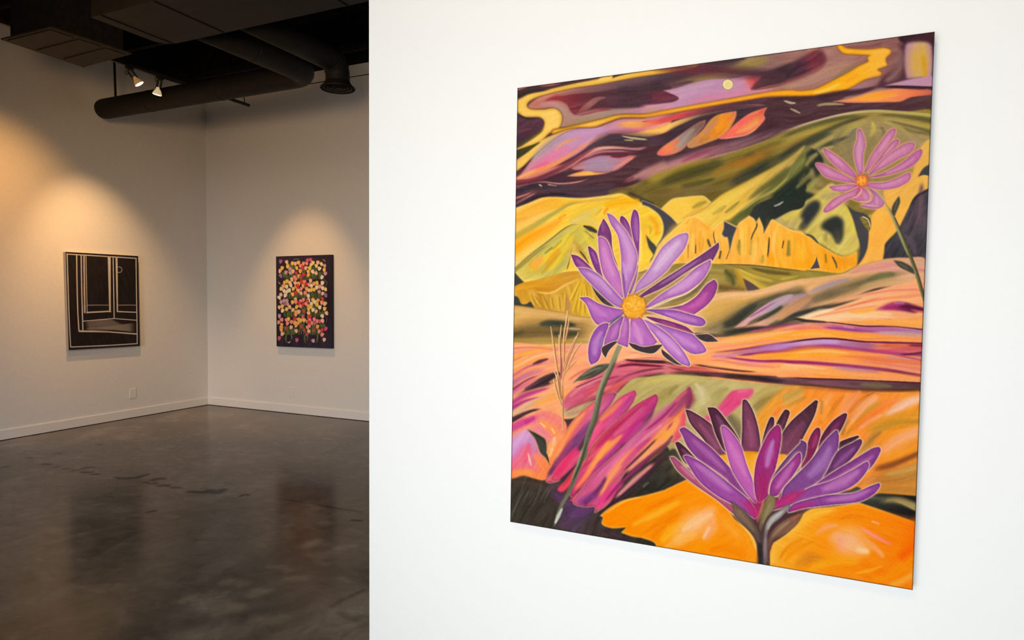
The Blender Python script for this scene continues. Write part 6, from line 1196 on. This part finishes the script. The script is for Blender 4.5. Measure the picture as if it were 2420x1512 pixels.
# ---- track and its lamps
TX,TZ=-6.17,3.75
e=empty('light_track',(TX,4.4,TZ)); tag(e,'thin black lighting track hung along the left wall','light track')
bm=bmesh.new(); box(bm,(TX-.018,2.6,TZ-.016),(TX+.018,5.90,TZ+.016),.003); obj('rail',bm,M_fix,e)
bm=bmesh.new(); tube(bm,[(TX,5.84,TZ+.01),(TX+.01,5.80,TZ+.12),(TX-.02,5.62,4.95)],.005,8); obj('hanger_wire',bm,M_fix,e)
bm=bmesh.new(); tube(bm,[(TX,3.0,TZ+.01),(TX,3.0,4.95)],.005,8); obj('hanger_wire',bm,M_fix,e)
def lamp(y,direc,mb,ml,label):
    d=Vector(direc).normalized(); top=Vector((TX,y,TZ-.016))
    e=empty('track_lamp',top); tag(e,label,'lamp','track lamps above the black drawing')
    side=d.cross(Vector(FX)).normalized()
    neck=top+Vector((0,0,-.034))
    bm=bmesh.new(); box(bm,top+Vector((-.02,-.035,-.024)),top+Vector((.02,.035,.0)),.004); tube(bm,[top,neck],.012,10); obj('adapter',bm,M_fix,e)
    for s in (-1,1):
        bm=bmesh.new(); a=neck+side*s*.019; tube(bm,[a-d*.005,a+d*.092],.010,10); obj('arm',bm,M_fix,e)
    bm=bmesh.new(); tube(bm,[neck+side*.019*1-d*.0,neck-side*.03+Vector((0,0,.02)),neck-side*.055+Vector((0,0,.012)),neck-side*.04-Vector((0,0,.02)),neck-side*.02+d*.02],.004,8); obj('cord',bm,M_fix,e)
    b0=neck+d*.072
    bm=bmesh.new(); tube(bm,[b0,b0+d*.02,b0+d*.045,b0+d*.065,b0+d*.075],[.018,.022,.036,.044,.044],24,False); bu=obj('bulb',bm,mb,e,True)
    bm=bmesh.new(); tube(bm,[b0+d*.074,b0+d*.079],[.042,.034],24); obj('lens',bm,ml,bu,True)
    return b0+d*.09,d
L1=lamp(4.40,(.36,.42,-.80),M_bulb,M_lens,'black track lamp tilted to the right, the nearer one of the pair')
L2=lamp(4.73,(-.24,-.05,-.96),M_bulb2,M_lens2,'black track lamp pointing almost straight down in front of the round duct')

# ---- light
def aim(o,tgt):
    o.rotation_euler=(Vector(tgt)-Vector(o.location)).to_track_quat('-Z','Y').to_euler()
def area(name,loc,tgt,sx,sy,power,col,spread=180):
    l=bpy.data.lights.new(name,'AREA'); l.shape='RECTANGLE'; l.size=sx; l.size_y=sy; l.energy=power; l.color=col; l.spread=math.radians(spread)
    o=bpy.data.objects.new(name,l); COL.objects.link(o); o.location=loc; aim(o,tgt); return o
def spot(name,loc,tgt,power,col,size,blend,rad=.04):
    l=bpy.data.lights.new(name,'SPOT'); l.energy=power; l.color=col; l.spot_size=math.radians(size); l.spot_blend=blend; l.shadow_soft_size=rad
    o=bpy.data.objects.new(name,l); COL.objects.link(o); o.location=loc; aim(o,tgt); return o
WARM=(1,.60,.26)
area('window_daylight_front',(-.55,-2.6,1.25),(-.55,2.16,1.1),3.7,2.4,104.5,(0.935, 0.98, 1),105)
area('window_daylight_gallery',(-3.8,-3.0,1.5),(-7.2,5.6,-2.6),2.2,2.0,56,(0.92, 0.965, 1),72)
spot('warm_bounce_fill',(-3.1,1.2,2.8),(-6.4,6.3,2.75),224,(1, 0.6, 0.27),76,1,.3)  # added fill without a fixture, stands in for warm bounce on the walls
spot('spot_over_landscape',(-.6,-.8,3.9),(-.6,2.16,3.3),146,(1, 0.74, 0.46),120,1,.3)
spot('spot_on_drawing',(-6.62,4.60,3.72),(-7.62,5.08,1.15),200,(1, 0.57, 0.24),60,1,.05)
spot('spot_on_tulips',(-5.75,5.25,3.9),(-5.9,6.53,.4),165,(1, 0.54, 0.2),53,.75,.05)
spot('spot_left_wall',(-6.0,3.75,3.55),(-7.63,3.85,2.25),128,(1, 0.47, 0.13),72,1,.05)
w=bpy.data.worlds.new('World'); bpy.context.scene.world=w; w.use_nodes=True
w.node_tree.nodes['Background'].inputs['Color'].default_value=(.75,.85,1,1); w.node_tree.nodes['Background'].inputs['Strength'].default_value=WORLD

# ---- camera
cam=bpy.data.cameras.new('Camera'); cam.sensor_width=36; cam.sensor_fit='HORIZONTAL'; cam.lens=FPX/W_*36; cam.clip_start=.05
co=bpy.data.objects.new('Camera',cam); COL.objects.link(co)
m=Matrix.Identity(4)
for i in range(3): m[i][0]=RX[i]; m[i][1]=UX[i]; m[i][2]=-FX[i]; m[i][3]=EYE[i]
co.matrix_world=m
sc=bpy.context.scene; sc.camera=co
vs=sc.view_settings; vs.view_transform='Standard'; vs.look='None'; vs.exposure=0; vs.gamma=1; vs.use_curve_mapping=False
sc.cycles.use_denoising=True; sc.cycles.max_bounces=6; sc.cycles.diffuse_bounces=4; sc.cycles.use_adaptive_sampling=True; sc.cycles.adaptive_threshold=.03; sc.cycles.sample_clamp_indirect=4
